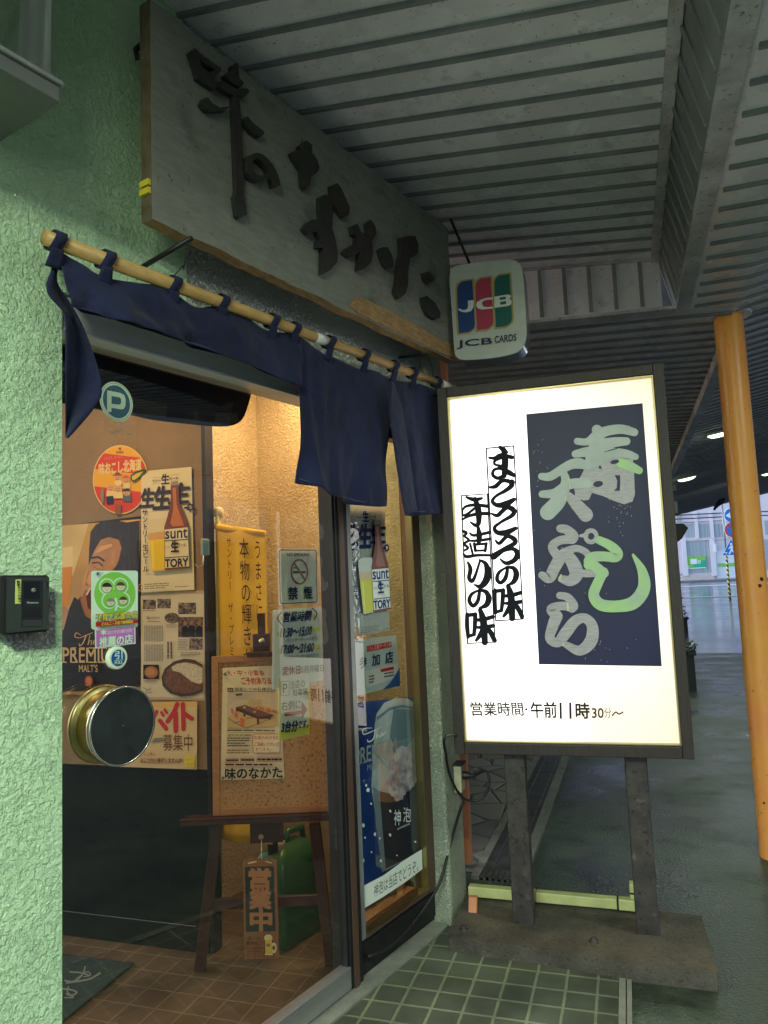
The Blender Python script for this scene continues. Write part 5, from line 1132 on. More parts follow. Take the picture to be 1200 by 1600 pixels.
s.text("MALT'S", 215, 745, 352, 798, GOLD, zb, 0.02, 3)
s.ell(288, 862, 30, 38, flat((0.45, 0.09, 0.03)), zb); s.ell(288, 862, 20, 27, flat((0.6, 0.22, 0.08)), zb)
s.build('beer_poster', 'dark beer poster with a laughing man and gold lettering', 'poster')
b = M(); b.box(PW, PW.ab(40, 1085)[0], PW.ab(205, 1075)[0], PW.ab(150, 1083)[1] - .006, PW.ab(150, 1081)[1], 0.002, 0.010, raw_wood); b.build('poster_strip', label='thin wooden strip under the dark beer poster', cat='strip')

def beer_poster(s, qd, blue=False, pap=None):
    ink = flat((0.02, 0.05, 0.22)) if blue else flat((0.035, 0.022, 0.035)); pap = pap or cream_paper
    e = lambda x, y: qd((x - 155) / 620.0, (y - 75 - (0)) / 1495.0)
    s.text('生', 405, 150, 498, 270, ink, e, 0.05); s.text('サントリー', 300, 205, 400, 240, ink, e, 0.012, 2, -.1); s.text('ビール', 505, 190, 610, 225, ink, e, 0.015, 2, -.1)
    for y, x0, x1 in ((180, 300, 400), (255, 300, 400), (165, 505, 605), (240, 505, 605)): s.rect(x0, y, x1, y + 3, GREY, e)
    for x0, y0, x1, y1 in ((165, 310, 325, 535), (325, 300, 515, 570), (515, 280, 745, 520)): s.text('生', x0, y0, x1, y1, ink, e, 0.05, 3, 0.16)
    s.rect(680, 570, 740, 592, ink, e); s.ring(752, 580, 40, 44, 18, ink, e, 20)
    s.vtext('サントリー生ビール', 178, 560, 250, 1330, ink, (lambda x, y: e(x + (y - 560) * 0.035, y)), 0.02)
    glassy = flat((0.70, 0.58, 0.36) if not blue else (0.55, 0.60, 0.60)); yb = flat((0.82, 0.55, 0.03) if not blue else (0.60, 0.62, 0.12)); fo = flat((0.66, 0.36, 0.10) if not blue else (0.62, 0.50, 0.35))
    s.poly([(262, 760), (275, 710), (330, 688), (480, 690), (480, 1320), (310, 1325), (285, 1050)], glassy, e)
    s.poly([(268, 860), (480, 850), (480, 940), (276, 945)], fo, e); s.poly([(276, 946), (480, 941), (480, 1310), (312, 1316), (288, 1060)], yb, e)
    s.poly([(300, 960), (330, 960), (345, 1290), (320, 1295)], flat((0.88, 0.66, 0.10) if not blue else (0.7, 0.72, 0.25)), e)
    amb = flat((0.20, 0.045, 0.012) if not blue else (0.24, 0.10, 0.10)); ambl = flat((0.52, 0.17, 0.04) if not blue else (0.36, 0.19, 0.18)); lab = pap
    s.poly([(540, 285), (632, 280), (640, 520), (690, 650), (735, 790), (742, 1310), (462, 1315), (460, 800), (500, 670), (538, 520)], amb, e)
    s.poly([(560, 330), (600, 330), (608, 540), (660, 700), (690, 800), (560, 800), (530, 760), (560, 640), (572, 540)], ambl, e)
    s.poly([(545, 270), (550, 258), (620, 252), (632, 270), (630, 300), (540, 305)], flat((0.30, 0.27, 0.22)), e)
    s.poly([(466, 830), (736, 822), (744, 1290), (470, 1296)], lab, e)
    s.text('sunt', 474, 838, 730, 945, ink, e, 0.035); s.text('TORY', 470, 1190, 735, 1285, ink, e, 0.045)
    for y in (962, 1165): s.rect(468, y, 740, y + 8, ink, e)
    s.text('生', 545, 975, 632, 1105, ink, e, 0.05); s.text('サントリー', 475, 1030, 538, 1065, ink, e, 0.01, 2); s.text('ビール', 640, 1010, 712, 1048, ink, e, 0.012, 2); s.text('トリプル生', 535, 1115, 640, 1142, flat((0.5, 0.12, 0.03)), e, 0.01, 2)
    s.ring(186, 1510, 30, 46, 8, flat((0.55, 0.22, 0.03)), e, 20); s.lines(235, 1470, 520, 1545, 3, GREY, e); s.lines(585, 1520, 745, 1540, 1, GREY, e)
s = psheet(0.011); zc = s.zoom(200, 720, 7.62)
s.base([(158, 125), (755, 72), (790, 1535), (155, 1570)], cream_paper, zc)
beer_poster(s, s.quad((155, 112), (768, 60), (790, 1535), (152, 1570), zc))
s.build('bottle_poster', 'cream beer poster with a brown bottle on the tan partition inside', 'poster')

s = psheet(0.006); zd = s.zoom(130, 580, 6.667)
ORG = flat((0.85, 0.44, 0.03)); RDS = flat((0.68, 0.06, 0.035)); CR = flat((0.82, 0.62, 0.30))
cxs, cys, rxs, rys = 388, 1130, 288, 360
def circ(x0, x1, y0, y1, sh=0.12): # slice of the disc between two slanted lines
    P = []
    n = 40; f = lambda x, y: y - (cxs - x) * sh
    pts = [(cxs + rxs * .965 * cos(tau * k / 96), cys + rys * .965 * sin(tau * k / 96)) for k in range(96)]
    return [p for p in pts if f(p[0], y0) <= p[1] <= f(p[0], y1)]
s.base([(cxs + rxs * cos(tau * k / 48), cys + rys * sin(tau * k / 48)) for k in range(48)], CR, zd)
s.ell(cxs, cys, rxs * .97, rys * .97, ORG, zd, 64)
def band(y0, y1, m):
    pts = circ(0, 0, y0, y1); c = (sum(p[0] for p in pts) / len(pts), sum(p[1] for p in pts) / len(pts)); pts.sort(key=lambda p: math.atan2(p[1] - c[1], p[0] - c[0])); s.poly(pts, m, zd)
band(870, 1072, RDS); band(1215, 1600, RDS)
s.text('味おこし北海道', 165, 940, 608, 1062, flat((0.86, 0.66, 0.32)), (lambda x, y: zd(x, y + 22 - (x - 165) * .12)), 0.05, 3)
s.text('つくろう、たべよう、ひろげよう!', 215, 885, 560, 915, flat((0.8, 0.5, 0.3)), (lambda x, y: zd(x, y + 12 - (x - 215) * .12)), 0.0, 2)
s.ell(385, 808, 10, 14, BRN, zd, 12); s.rect(372, 803, 398, 809, BRN, zd); s.lines(345, 835, 425, 862, 2, BRN, zd)
def fig(x, y, r, shirt, hat=None, hair=None):
    s.poly([(x - r * 1.05, y + r * .7), (x + r * 1.05, y + r * .7), (x + r * 1.15, y + r * 2.4), (x - r * 1.15, y + r * 2.4)], shirt, zd)
    s.ell(x, y, r, r * .95, flat((0.72, 0.40, 0.20)), zd, 20)
    if hair: s.ell(x, y - r * .3, r * 1.02, r * .85, hair, zd, 20, pi, tau)
    if hat: s.rect(x - r * 1.3, y - r * .75, x + r * 1.3, y - r * .5, hat, zd); s.ell(x, y - r * .7, r * .8, r * .75, hat, zd, 16, pi, tau)
    s.rect(x - r * .45, y - .15 * r, x - r * .25, y + .08 * r, BRN, zd); s.rect(x + r * .25, y - .15 * r, x + r * .45, y + .08 * r, BRN, zd); s.stroke([(x - r * .35, y + r * .4), (x, y + r * .55), (x + r * .35, y + r * .4)], r * .12, BRN, zd)
fig(363, 1110, 40, ORG, hat=flat((0.30, 0.06, 0.03))); fig(455, 1135, 36, CR, hat=flat((0.6, 0.14, 0.05))); fig(295, 1215, 40, CR); s.poly([(250, 1305), (322, 1300), (325, 1380), (252, 1385)], flat((0.02, 0.03, 0.09)), zd); fig(465, 1265, 38, flat((0.10, 0.14, 0.16)), hair=HR)
fig(378, 1225, 42, CR); s.ell(380, 1165, 42, 30, CR, zd, 18)
s.poly([(200, 1235), (215, 1215), (232, 1240), (228, 1370), (210, 1390), (196, 1350)], flat((0.25, 0.22, 0.18)), zd); s.poly([(345, 1390), (410, 1385), (405, 1480), (350, 1490)], flat((0.3, 0.10, 0.03)), zd)
s.poly([(505, 1090), (560, 1050), (640, 1020), (678, 1030), (660, 1060), (600, 1110), (540, 1160), (512, 1140)], flat((0.03, 0.09, 0.03)), zd); s.poly([(520, 1100), (570, 1068), (640, 1045), (600, 1095), (545, 1140), (525, 1130)], flat((0.72, 0.50, 0.08)), zd)
s.build('round_sticker', 'round red and yellow food campaign sticker with cheerful figures on the partition', 'sticker')

s = psheet(0.007); 
s.base([(650, 215), (1130, 200), (1130, 1010), (655, 1000)], mat('plastic_sleeve', (0.50, 0.38, 0.24), 0.3), zb); s.poly([(658, 240), (1122, 226), (1122, 990), (662, 982)], tan_paper, zb)
PH = mat('print_photo', (0.30, 0.20, 0.13), 0.6, var=0.9, vscale=60, ramp=(0.42, 0.58), detail=4)
PH2 = mat('print_photo_dark', (0.22, 0.13, 0.08), 0.6, var=0.9, vscale=80, ramp=(0.4, 0.6), detail=4)
for r in ((675, 268, 770, 338), (782, 262, 880, 332), (935, 290, 1066, 375), (1016, 552, 1114, 636)): s.rect(*r, PH, zb)
s.rect(935, 395, 1116, 545, PH2, zb); 
for x, y in ((985, 440), (1035, 435), (1090, 440)): s.poly([(x - 24, 540), (x - 22, y + 30), (x, y + 18), (x + 22, y + 30), (x + 26, 540)], DK, zb); s.ell(x, y + 2, 12, 15, SKD, zb, 12)
s.ell(890, 402, 54, 38, PH2, zb); s.text('味のなかた', 705, 390, 800, 412, BRN, zb, 0.0, 2); s.lines(710, 425, 800, 436, 1, GREY, zb)
s.lines(675, 345, 770, 356, 1, GREY, zb); s.lines(850, 450, 930, 478, 3, GREY, zb)
s.lines(690, 455, 832, 575, 12, GREY, zb, True, 0.35); s.lines(690, 595, 832, 720, 12, GREY, zb, True, 0.35); s.lines(858, 575, 905, 700, 2, BRN, zb, True, 0.45); s.lines(935, 560, 1010, 640, 7, GREY, zb)
s.lines(955, 655, 1100, 690, 3, GREY, zb); s.rect(682, 745, 796, 850, DK, zb); s.ell(740, 800, 50, 44, flat((0.40, 0.16, 0.06)), zb); s.ell(735, 798, 34, 28, flat((0.5, 0.24, 0.1)), zb); s.lines(695, 858, 780, 880, 2, GREY, zb)
pts = [(1118, 745), (1060, 710), (985, 700), (905, 722), (840, 775), (816, 835), (825, 900), (880, 955), (960, 980), (1050, 970), (1118, 940)]
s.poly(pts, flat((0.07, 0.05, 0.04), .4), zb); s.poly([(1118, 760), (1060, 730), (985, 722), (910, 745), (855, 790), (838, 840), (848, 895), (900, 940), (970, 958), (1050, 948), (1118, 920)], mat('print_curry', (0.22, 0.085, 0.035), 0.5, var=0.6, vscale=70), zb)
s.poly([(1118, 770), (1070, 745), (1000, 728), (930, 738), (890, 762), (900, 790), (950, 800), (990, 830), (1040, 870), (1090, 885), (1118, 880)], mat('print_rice', (0.72, 0.62, 0.42), 0.6, var=0.4, vscale=120), zb)
s.stroke([(680, 910), (720, 930), (740, 915), (700, 950), (745, 950)], 4, GREY, zb)
s.build('magazine_page', 'magazine article page with a curry plate photo in a clear sleeve', 'poster')

s = psheet(0.010); ze = s.zoom(90, 960, 5)
s.base([(480, 690), (1090, 680), (1088, 1212), (470, 1190)], mat('job_paper', (0.70, 0.52, 0.26), 0.75, var=0.12, vscale=5), ze)
s.poly([(480, 690), (1090, 680), (1090, 720), (480, 730)], flat((0.72, 0.44, 0.12)), ze)
RD2 = flat((0.52, 0.035, 0.04))
for p, w in (([(800,830),(850,895)],34), ([(775,760),(740,830),(700,940)],30), ([(812,765),(828,790)],22), ([(838,745),(855,768)],22), ([(935,700),(905,770),(860,835)],34), ([(922,765),(925,910)],38), ([(980,700),(985,895)],34), ([(985,770),(1052,815)],34)): s.stroke(p, w, RD2, ze)
BR2 = flat((0.16, 0.045, 0.02)); s.text('募集中', 825, 935, 1055, 1065, BR2, ze, -0.004, 3)
s.text('しく(木)', 640, 1075, 760, 1110, RD2, ze, 0.0, 2); s.text('おこづかい稼ぎしませんか!', 650, 1120, 978, 1155, BR2, ze, 0.012, 2); s.stroke([(650, 1155), (800, 1162), (960, 1155)], 4, RD2, ze)
s.poly([(760, 965), (828, 960), (826, 992), (730, 1000)], GREY, ze); s.poly([(998, 1105), (1075, 1100), (1072, 1196), (1000, 1190)], flat((0.70, 0.56, 0.05)), ze); s.text('アルバイト', 1008, 1125, 1060, 1140, BR2, ze, 0.0, 2); s.text('くわしくは', 1008, 1160, 1062, 1175, BR2, ze, 0.0, 2)
s.build('job_notice', 'hand written red and brown job notice behind the drum handle', 'notice')

# ================================================================== stickers and sheets on the door glass
def fsheet(o=0.001): return Sheet(FF, o)
def capsule(x0, y0, x1, y1, r, n=6):
    P = []
    for cx, cy, a0 in ((x1 - r, y0 + r, -pi / 2), (x1 - r, y1 - r, 0), (x0 + r, y1 - r, pi / 2), (x0 + r, y0 + r, pi)):
        P += [(cx + r * cos(a0 + pi / 2 * k / n), cy + r * sin(a0 + pi / 2 * k / n)) for k in range(n + 1)]
    return P
s = fsheet(); zP = s.zoom(130, 580, 6.667)
LG = flat((0.62, 0.74, 0.56), 0.4); TEAL = flat((0.015, 0.12, 0.20), 0.4)
ce = lambda k: [(345 + k * (172 * cos(a) ) + 0, 318 + k * (205 * sin(a)) + k * 40 * cos(a)) for a in [tau * i / 48 for i in range(48)]]
s.base(ce(1.0), LG, zP); s.poly(ce(0.93), DGREY, zP); s.poly(ce(0.915), LG, zP); s.poly(ce(0.82), mat('sticker_teal', (0.015, 0.12, 0.20), 0.4, var=0.35, vscale=40, stretch=(1, 1, 4)), zP)
pk_ = lambda x, y: zP(x, y)
s.stroke([(270, 205), (270, 425)], 46, LG, zP, cap=False)
s.poly([(248, 200), (390, 228), (425, 250), (440, 290), (438, 360), (420, 395), (385, 398), (292, 382), (292, 340), (370, 350), (390, 340), (393, 300), (380, 275), (292, 258), (248, 250)], LG, zP)
s.build('parking_sticker', 'round teal parking sticker near the top of the glass door', 'sticker')
s = fsheet(); tape = mat('old_tape', (0.62, 0.55, 0.42), 0.5, var=0.3, vscale=60); sp_ = random.Random(3)
for _ in range(30):
    x, y = sp_.uniform(165, 500), sp_.uniform(520, 660)
    if y < 560 or x > 200: s.stroke([(x, y), (x + sp_.uniform(15, 70), y + sp_.uniform(-5, 28))], sp_.uniform(2, 6), tape, zP, cap=False)
s.stroke([(365, 525), (395, 600), (400, 660)], 9, tape, zP)
s.build('tape_residue', 'torn tape residue on the glass just below the parking sticker', 'tape')

s = fsheet(); zb = s.zoom(80, 880, 4.706); LIME = flat((0.22, 0.56, 0.08)); MINT = flat((0.62, 0.80, 0.66))
s.base([(x, y + (x - 465) * 0.0 - (18 if y > 300 and x > 460 else 0)) for x, y in capsule(296, 55, 637, 488, 18)], MINT, zb)
s.ell(468, 225, 152, 160, LIME, zb, 40)
for x, y in ((408, 172), (508, 168), (425, 275), (520, 270)): s.ell(x, y, 58, 62, MINT, zb, 24)
for x, y in ((408, 172), (508, 168), (425, 275), (520, 270)): s.ell(x, y, 48, 52, LIME, zb, 24)
s.ell(468, 225, 34, 36, LIME, zb, 20); s.stroke([(470, 260), (478, 310), (470, 345)], 16, MINT, zb)
FC = flat((0.72, 0.66, 0.52))
for x, y, r, hc, rot in ((405, 182, 34, HR, 0), (505, 172, 30, flat((0.10, 0.06, 0.04)), 0), (430, 288, 26, flat((0.25, 0.22, 0.2)), 0), (520, 276, 27, flat((0.09, 0.05, 0.035)), 0)):
    s.ell(x, y, r, r, FC, zb, 20); s.ell(x, y - r * .15, r * 1.08, r * 1.0, hc, zb, 20, pi * 1.02, tau - .05)
    for d in (-.35, .3): s.rect(x + d * r - 3, y + 2, x + d * r + 3, y + 7, HR, zb)
    s.stroke([(x - r * .25, y + r * .5), (x + r * .2, y + r * .48)], 3, flat((0.4, 0.1, 0.08)), zb)
s.rect(322, 68, 340, 90, flat((0.05, 0.12, 0.10)), zb); s.rect(345, 66, 349, 92, INK, zb); s.rect(352, 72, 372, 76, GREY, zb)
tl = lambda x, y: zb(x, y - (x - 315) * 0.085 + 12)
s.text('子育て応援の店', 316, 362, 620, 418, flat((0.05, 0.03, 0.02)), tl, 0.06, 3); s.text('子育て応援の店', 318, 364, 618, 416, flat((0.80, 0.66, 0.08)), tl, 0.012, 3)
s.poly([(312, 432), (622, 412), (622, 440), (312, 468)], flat((0.38, 0.02, 0.02)), zb); s.text('どさんこ・子育て特典制度', 355, 428, 585, 452, flat((0.80, 0.60, 0.08)), tl, 0.02, 2)
s.build('support_sticker', 'square white sticker with a lime green clover of four faces on the door', 'sticker')
s = fsheet(); MG = flat((0.50, 0.17, 0.52))
s.base([(322, 487), (618, 456), (620, 592), (325, 628)], MINT, zb); s.poly([(330, 494), (611, 464), (613, 586), (332, 620)], MG, zb)
tm = lambda x, y: zb(x, y - (x - 350) * 0.10 + 12)
s.text('(社)たきがわ観光協会', 410, 492, 592, 522, MINT, tm, 0.0, 2)
for k in range(6): s.stroke([(383, 508), (383 + 19 * cos(k * pi / 3 + .5), 508 + 17 * sin(k * pi / 3 + .5))], 9, MINT, zb)
s.text('推薦の店', 352, 535, 594, 605, MINT, tm, 0.03, 3)
s.build('recommendation_sticker', 'small purple sticker with white characters below the clover sticker', 'sticker')
pu = thing('pull_plate', 'round blue and white pull sign with raised rim on the glass door', 'sticker', FF.px(183, 1028, 0.0))
pa, pb = FF.ab(184, 1028, 0.012); rr = (FF.ab(184, 1011, .012)[1] - FF.ab(184, 1047, .012)[1]) / 2
b = M(); b.lathe(FF, [(rr, 0.001), (rr, 0.012), (rr * .93, 0.0145), (rr * .72, 0.0135), (0.0, 0.013)], mat('plate_white', (0.66, 0.76, 0.62), 0.35), 40, pa, pb); b.build('body', pu)
s = Sheet(FF, 0.0142); BL = flat((0.012, 0.08, 0.28), 0.4); c0 = FF.P(pa, pb, 0.0142)
zq = lambda x, y: c0 + FD * (x * rr) - Z * (y * rr)
s.ell(0, 0, .72, .72, BL, zq, 36); s.text('引', -.38, -.60, .40, .10, MINT, zq, 0.02); s.rect(-.45, .18, .45, .22, MINT, zq); s.text('PULL', -.42, .28, .42, .52, MINT, zq, 0.02); s.build('lettering', parent=pu)

# no smoking sheet, opening hours, parking notice
s = fsheet(-0.006); zN = s.zoom(410, 840, 8); SMG = flat((0.68, 0.66, 0.58), 0.5); NB2 = flat((0.02, 0.035, 0.06)); MR = flat((0.32, 0.06, 0.09))
s.base([(195, 135), (690, 138), (705, 820), (212, 845)], SMG, zN)
q = s.quad((195, 135), (690, 138), (705, 820), (212, 845), zN)
s.poly(capsule(0.015, 0.02, 0.965, 0.985, 0.05), NB2, q); s.poly(capsule(0.035, 0.036, 0.945, 0.967, 0.04), SMG, q)
s.text('NO SMOKING', 0.21, 0.085, 0.78, 0.14, NB2, q, 0.015); s.ring(0.505, 0.42, 0.22, 0.235, 0.035, MR, q); s.rect(0.33, 0.405, 0.66, 0.45, NB2, q)
s.stroke([(0.35, 0.37), (0.37, 0.34), (0.42, 0.355), (0.46, 0.345)], 0.02, NB2, q); s.stroke([(0.37, 0.26), (0.65, 0.58)], 0.045, MR, q, cap=False)
s.text('禁', 0.21, 0.69, 0.44, 0.91, NB2, q, 0.03); s.text('煙', 0.59, 0.69, 0.81, 0.91, NB2, q, 0.03)
s.build('no_smoking_sheet', 'white no smoking sheet with red circle on the door glass', 'notice')
s = fsheet(-0.0064); GRS = flat((0.66, 0.68, 0.62), 0.5); YL = flat((0.70, 0.62, 0.10)); NVI = flat((0.02, 0.022, 0.11))
s.base([(130, 905), (735, 850), (750, 1470), (755, 1500), (130, 1800), (120, 1500)], GRS, zN) if False else s.base([(130, 905), (735, 860), (760, 1780), (125, 1900)], GRS, zN)
th = lambda x, y: zN(x, y - (x - 180) * 0.075 + 25)
for a in ((215, 960, 255, 1010), (620, 960, 650, 1010), (180, 1150, 225, 1210), (625, 1130, 720, 1190), (200, 1365, 240, 1420), (640, 1350, 715, 1410)): s.rect(*a, YL, th)
s.stroke([(232, 915), (188, 985), (245, 1075)], 13, NVI, th); s.stroke([(620, 890), (675, 960), (640, 1040)], 13, NVI, th)
s.text('営業時間', 262, 915, 605, 1040, NVI, th, 0.035, 3, 0.05); s.text('11:30～15:00', 222, 1115, 608, 1225, NVI, th, 0.035, 3, 0.04); s.text('(ラストオーダー14:30まで)', 290, 1245, 675, 1300, BRN, th, -0.003, 2)
s.text('17:00～21:00', 230, 1325, 632, 1430, NVI, th, 0.035, 3, 0.04); s.text('(ラストオーダー20:30まで)', 300, 1455, 690, 1505, BRN, th, -0.003, 2)
s.text('定休日', 240, 1590, 455, 1700, flat((0.30, 0.10, 0.12)), th, 0.02, 3); s.text('毎週月曜日', 490, 1600, 800, 1690, GREY, (lambda x, y: th(x - 50, y)), 0.0, 3)
s.build('hours_sheet', 'grey handwritten opening hours sheet below the no smoking sheet', 'notice')
s = fsheet(-0.006); zK = s.zoom(420, 1020, 10); YG = flat((0.66, 0.62, 0.08), .5); PG = flat((0.78, 0.76, 0.68), .5)
s.base([(155, 345), (622, 318), (632, 1272), (158, 1372)], PG, zK); s.poly([(158, 400), (182, 395), (186, 1365), (160, 1370)], YG, zK); s.poly([(186, 1210), (630, 1130), (632, 1268), (188, 1362)], YG, zK); s.poly([(606, 540), (628, 535), (630, 1130), (608, 1140)], YG, zK)
tk = lambda x, y: zK(x, y - (x - 190) * 0.11 + 20)
s.frame(185, 430, 318, 655, 6, DGREY, tk); s.text('P', 218, 470, 285, 620, DGREY, tk, 0.0, 3); s.text('当店の', 330, 430, 560, 560, DGREY, tk, 0.0, 2); s.text('駐車場', 370, 570, 600, 680, DGREY, tk, 0.0, 2)
s.text('右側に', 190, 740, 500, 890, DGREY, tk, 0.005, 3); s.poly([(240, 930), (510, 900), (510, 760), (600, 880), (515, 1030), (515, 955), (242, 990)], flat((0.42, 0.05, 0.07)), zK)
s.text('3台分', 195, 1070, 445, 1240, NB2, (lambda x, y: zK(x, y - (x - 190) * 0.11 + 10)), 0.05, 3, 0.06); s.text('です。', 450, 1060, 610, 1190, NB2, (lambda x, y: zK(x, y - (x - 190) * 0.11 + 25)), 0.02, 3, 0.1)
s.build('parking_notice', 'yellow edged handwritten parking notice with a red arrow on the door glass', 'notice')

# ================================================================== posters behind the side window
s = Sheet(FF, -0.020); zw = s.zoom(490, 760, 4.7)
WB = flat((0.78, 0.83, 0.84), 0.6)
s.base([(250, 130), (522, 150), (558, 1060), (290, 1110)], WB, zw)
beer_poster(s, s.quad((232, 128), (526, 146), (560, 1062), (275, 1112), zw), True, flat((0.82, 0.86, 0.86)))
s.build('bottle_poster', 'pale blue beer poster with a bottle inside the side window', 'poster')
s = Sheet(FF, -0.019); CPN = flat((0.58, 0.70, 0.70)); 
s.base([(300, 1130), (608, 1090), (628, 1465), (320, 1535)], CPN, zw)
s.poly([(390, 1172), (570, 1138), (574, 1180), (392, 1216)], RED, zw); tw = lambda x, y: zw(x, y - (x - 395) * 0.19 + 18)
s.text('くらし応援クーポン券', 396, 1155, 568, 1190, WHITE, tw, 0.01, 2); s.text('加', 428, 1225, 484, 1310, NVI, tw, 0.03); s.text('店', 526, 1225, 580, 1310, NVI, tw, 0.03); s.text('参', 335, 1225, 385, 1310, NVI, tw, 0.03)
s.poly([(370, 1355), (614, 1300), (618, 1400), (378, 1480)], WHITE, zw); s.poly([(486, 1342), (582, 1322), (584, 1345), (488, 1366)], RED, zw); s.lines(512, 1375, 584, 1420, 2, DGREY, tw); s.lines(400, 1375, 440, 1440, 3, DGREY, tw)
s.poly([(560, 1440), (626, 1330), (628, 1465), (500, 1495)], flat((0.03, 0.14, 0.40)), zw)
s.build('coupon_poster', 'light blue coupon shop poster in the side window under the bottle poster', 'poster')
s = Sheet(FF, -0.018); zx = s.zoom(545, 1080, 4.708)
def blue_mat():
    m = mat('print_blue', (0.05, 0.19, 0.66), 0.35, var=0.85, vscale=2.2, col2=(0.015, 0.05, 0.22), ramp=(0.3, 0.7)); return m
s.base([(-10, 92), (472, 40), (525, 1320), (85, 1600), (80, 1440), (30, 1440)], blue_mat(), zx)
gl1 = mat('print_glass', (0.80, 0.90, 0.92), 0.4, var=0.35, vscale=5); gl2 = flat((0.10, 0.16, 0.26), .4); gl3 = flat((0.035, 0.045, 0.08), .35); fm1 = flat((0.50, 0.48, 0.50), .5); fm2 = flat((0.36, 0.30, 0.36), .5)
s.poly([(190, 250), (205, 165), (260, 85), (340, 52), (430, 52), (472, 80), (482, 300), (497, 670), (520, 1190), (245, 1330), (215, 1050), (165, 700)], gl1, zx)
s.poly([(205, 190), (300, 120), (390, 100), (472, 115), (474, 130), (390, 118), (300, 140), (210, 215)], flat((0.25, 0.36, 0.48), .4), zx)
s.poly([(330, 130), (474, 135), (480, 330), (420, 420), (330, 480), (300, 330)], flat((0.30, 0.43, 0.50), .4), zx)
s.poly([(225, 735), (330, 760), (350, 790), (400, 760), (420, 720), (495, 665), (520, 1185), (265, 1310), (235, 1050)], gl3, zx)
s.poly([(175, 700), (225, 735), (270, 1310), (245, 1325), (200, 1000)], flat((0.36, 0.44, 0.50), .4), zx); s.poly([(445, 710), (494, 670), (518, 1180), (470, 1205)], flat((0.07, 0.09, 0.13), .35), zx)
rf_ = random.Random(9)
foamm = mat('print_foam', (0.90, 0.87, 0.90), 0.5, var=0.6, vscale=26, col2=(0.62, 0.46, 0.54), ramp=(0.38, 0.62))
s.poly([(228, 738), (255, 728), (288, 742), (312, 772), (330, 776), (334, 800), (352, 812), (375, 800), (398, 796), (400, 768), (415, 760), (420, 738), (446, 734), (462, 708), (480, 700), (488, 672), (497, 662), (492, 600), (480, 520), (455, 440), (420, 410), (385, 400), (350, 425), (322, 470), (300, 540), (282, 610), (255, 680)], foamm, zx)
for x, y, r in ((352, 775, 20), (372, 690, 24), (420, 690, 20), (460, 640, 18), (395, 640, 22), (330, 720, 18)): s.poly([(x + r * rf_.uniform(.7, 1.15) * cos(tau * k / 11), y + r * rf_.uniform(.7, 1.15) * sin(tau * k / 11)) for k in range(11)], flat((0.60, 0.56, 0.60), .5), zx)
wt = flat((0.58, 0.64, 0.66), .4); th2 = lambda x, y: zx(x, y - (x - 60) * 0.30 + 40)
s.text('PREMIUM', 42, 385, 345, 500, wt, th2, 0.02, 3, 0.0)
for x in (60, 105, 150, 195, 225, 285): s.rect(x - 8, 493, x + 20, 502, wt, th2)
s.text("MALT'S", 128, 520, 242, 565, wt, th2, 0.02, 3); s.text('ザ・プレミアム・モルツ', 92, 618, 285, 648, wt, th2, 0.008, 2)
s.stroke([(160, 270), (100, 275), (98, 315), (150, 300), (225, 262)], [3, 6, 6, 5, 3], wt, zx); s.stroke([(185, 285), (170, 350), (135, 372), (128, 355)], [6, 7, 6, 4], wt, zx); s.stroke([(200, 285), (190, 350), (205, 320), (215, 342)], 5, wt, zx); s.stroke([(222, 335), (238, 315), (228, 305), (222, 335), (262, 300)], 5, wt, zx)
s.text('神', 322, 870, 372, 985, wt, zx, 0.01); s.text('泡', 390, 852, 446, 960, wt, zx, 0.01); s.text('KAMIAWA', 348, 985, 438, 1000, wt, (lambda x, y: zx(x, y - (x - 348) * 0.45 + 20)), 0.0, 2)
for x, y, r in ((130, 725, 16), (95, 985, 16), (180, 1050, 10), (90, 1245, 13), (222, 1245, 9), (292, 880, 12), (290, 1055, 9), (150, 825, 7), (105, 1075, 7), (475, 1105, 8), (152, 1180, 6), (212, 1080, 6), (340, 1205, 6), (112, 690, 9), (160, 740, 6)): s.ell(x, y, r * rf_.uniform(.5, 1), r * rf_.uniform(.9, 1.5), rf_.choice([wt, gl1]), zx, 10, rot=rf_.uniform(-.5, .5))
s.poly([(60, 1445), (240, 1350), (390, 1240), (522, 1160), (526, 1305), (400, 1400), (250, 1500), (88, 1598), (70, 1560)], white_sheet, zx)
tb = lambda x, y: zx(x, y - (x - 170) * 0.60 + 90)
s.text('神泡は当店でどうぞ。', 168, 1330, 495, 1425, flat((0.05, 0.05, 0.06)), tb, -0.004, 3)
s.build('blue_beer_poster', 'large dark blue poster of a foaming beer glass in the side window', 'poster')

# ================================================================== far side of the street
FB = XF(60.0)
gz = 0.62
bld = thing('far_building', 'pale office building with tall windows across the wet road', 'building', (8, 60, gz))
pale = mat('far_wall', (0.64, 0.57, 0.61), 0.7, var=0.08, vscale=0.6); pale2 = mat('far_band', (0.68, 0.62, 0.66), 0.7)
fg = mat('far_window', (0.22, 0.28, 0.32), 0.12, var=0.35, vscale=3, stretch=(6, 1, 0.2), spec=0.8)
F_ = lambda x, y: FB.ab(x, y)
b = M(); b.box(FB, -14, 42, gz, 24, -8, 0, pale); b.build('wall', bld)
def fb(name, x0, y0, x1, y1, m, c0=0.002, c1=0.05, parent=bld, **k):
    a, c = F_(x0, y1); a2, c2 = F_(x1, y0); b = M(); b.box(FB, a, a2, c, c2, c0, c1, m); return b.build(name, parent, **k)
blind = mat('far_blinds', (0.40, 0.45, 0.47), 0.6, var=0.35, vscale=1.0, stretch=(9, 1, 0.02), ramp=(.4, .6))
cols_ = [(1071, 1086), (1090, 1109), (1113, 1130)]
for x0, x1 in cols_: fb('window', x0, 818, x1, 840, blind, 0.002, 0.03)
fb('window', 1072, 845, 1112, 896, blind, 0.002, 0.03)
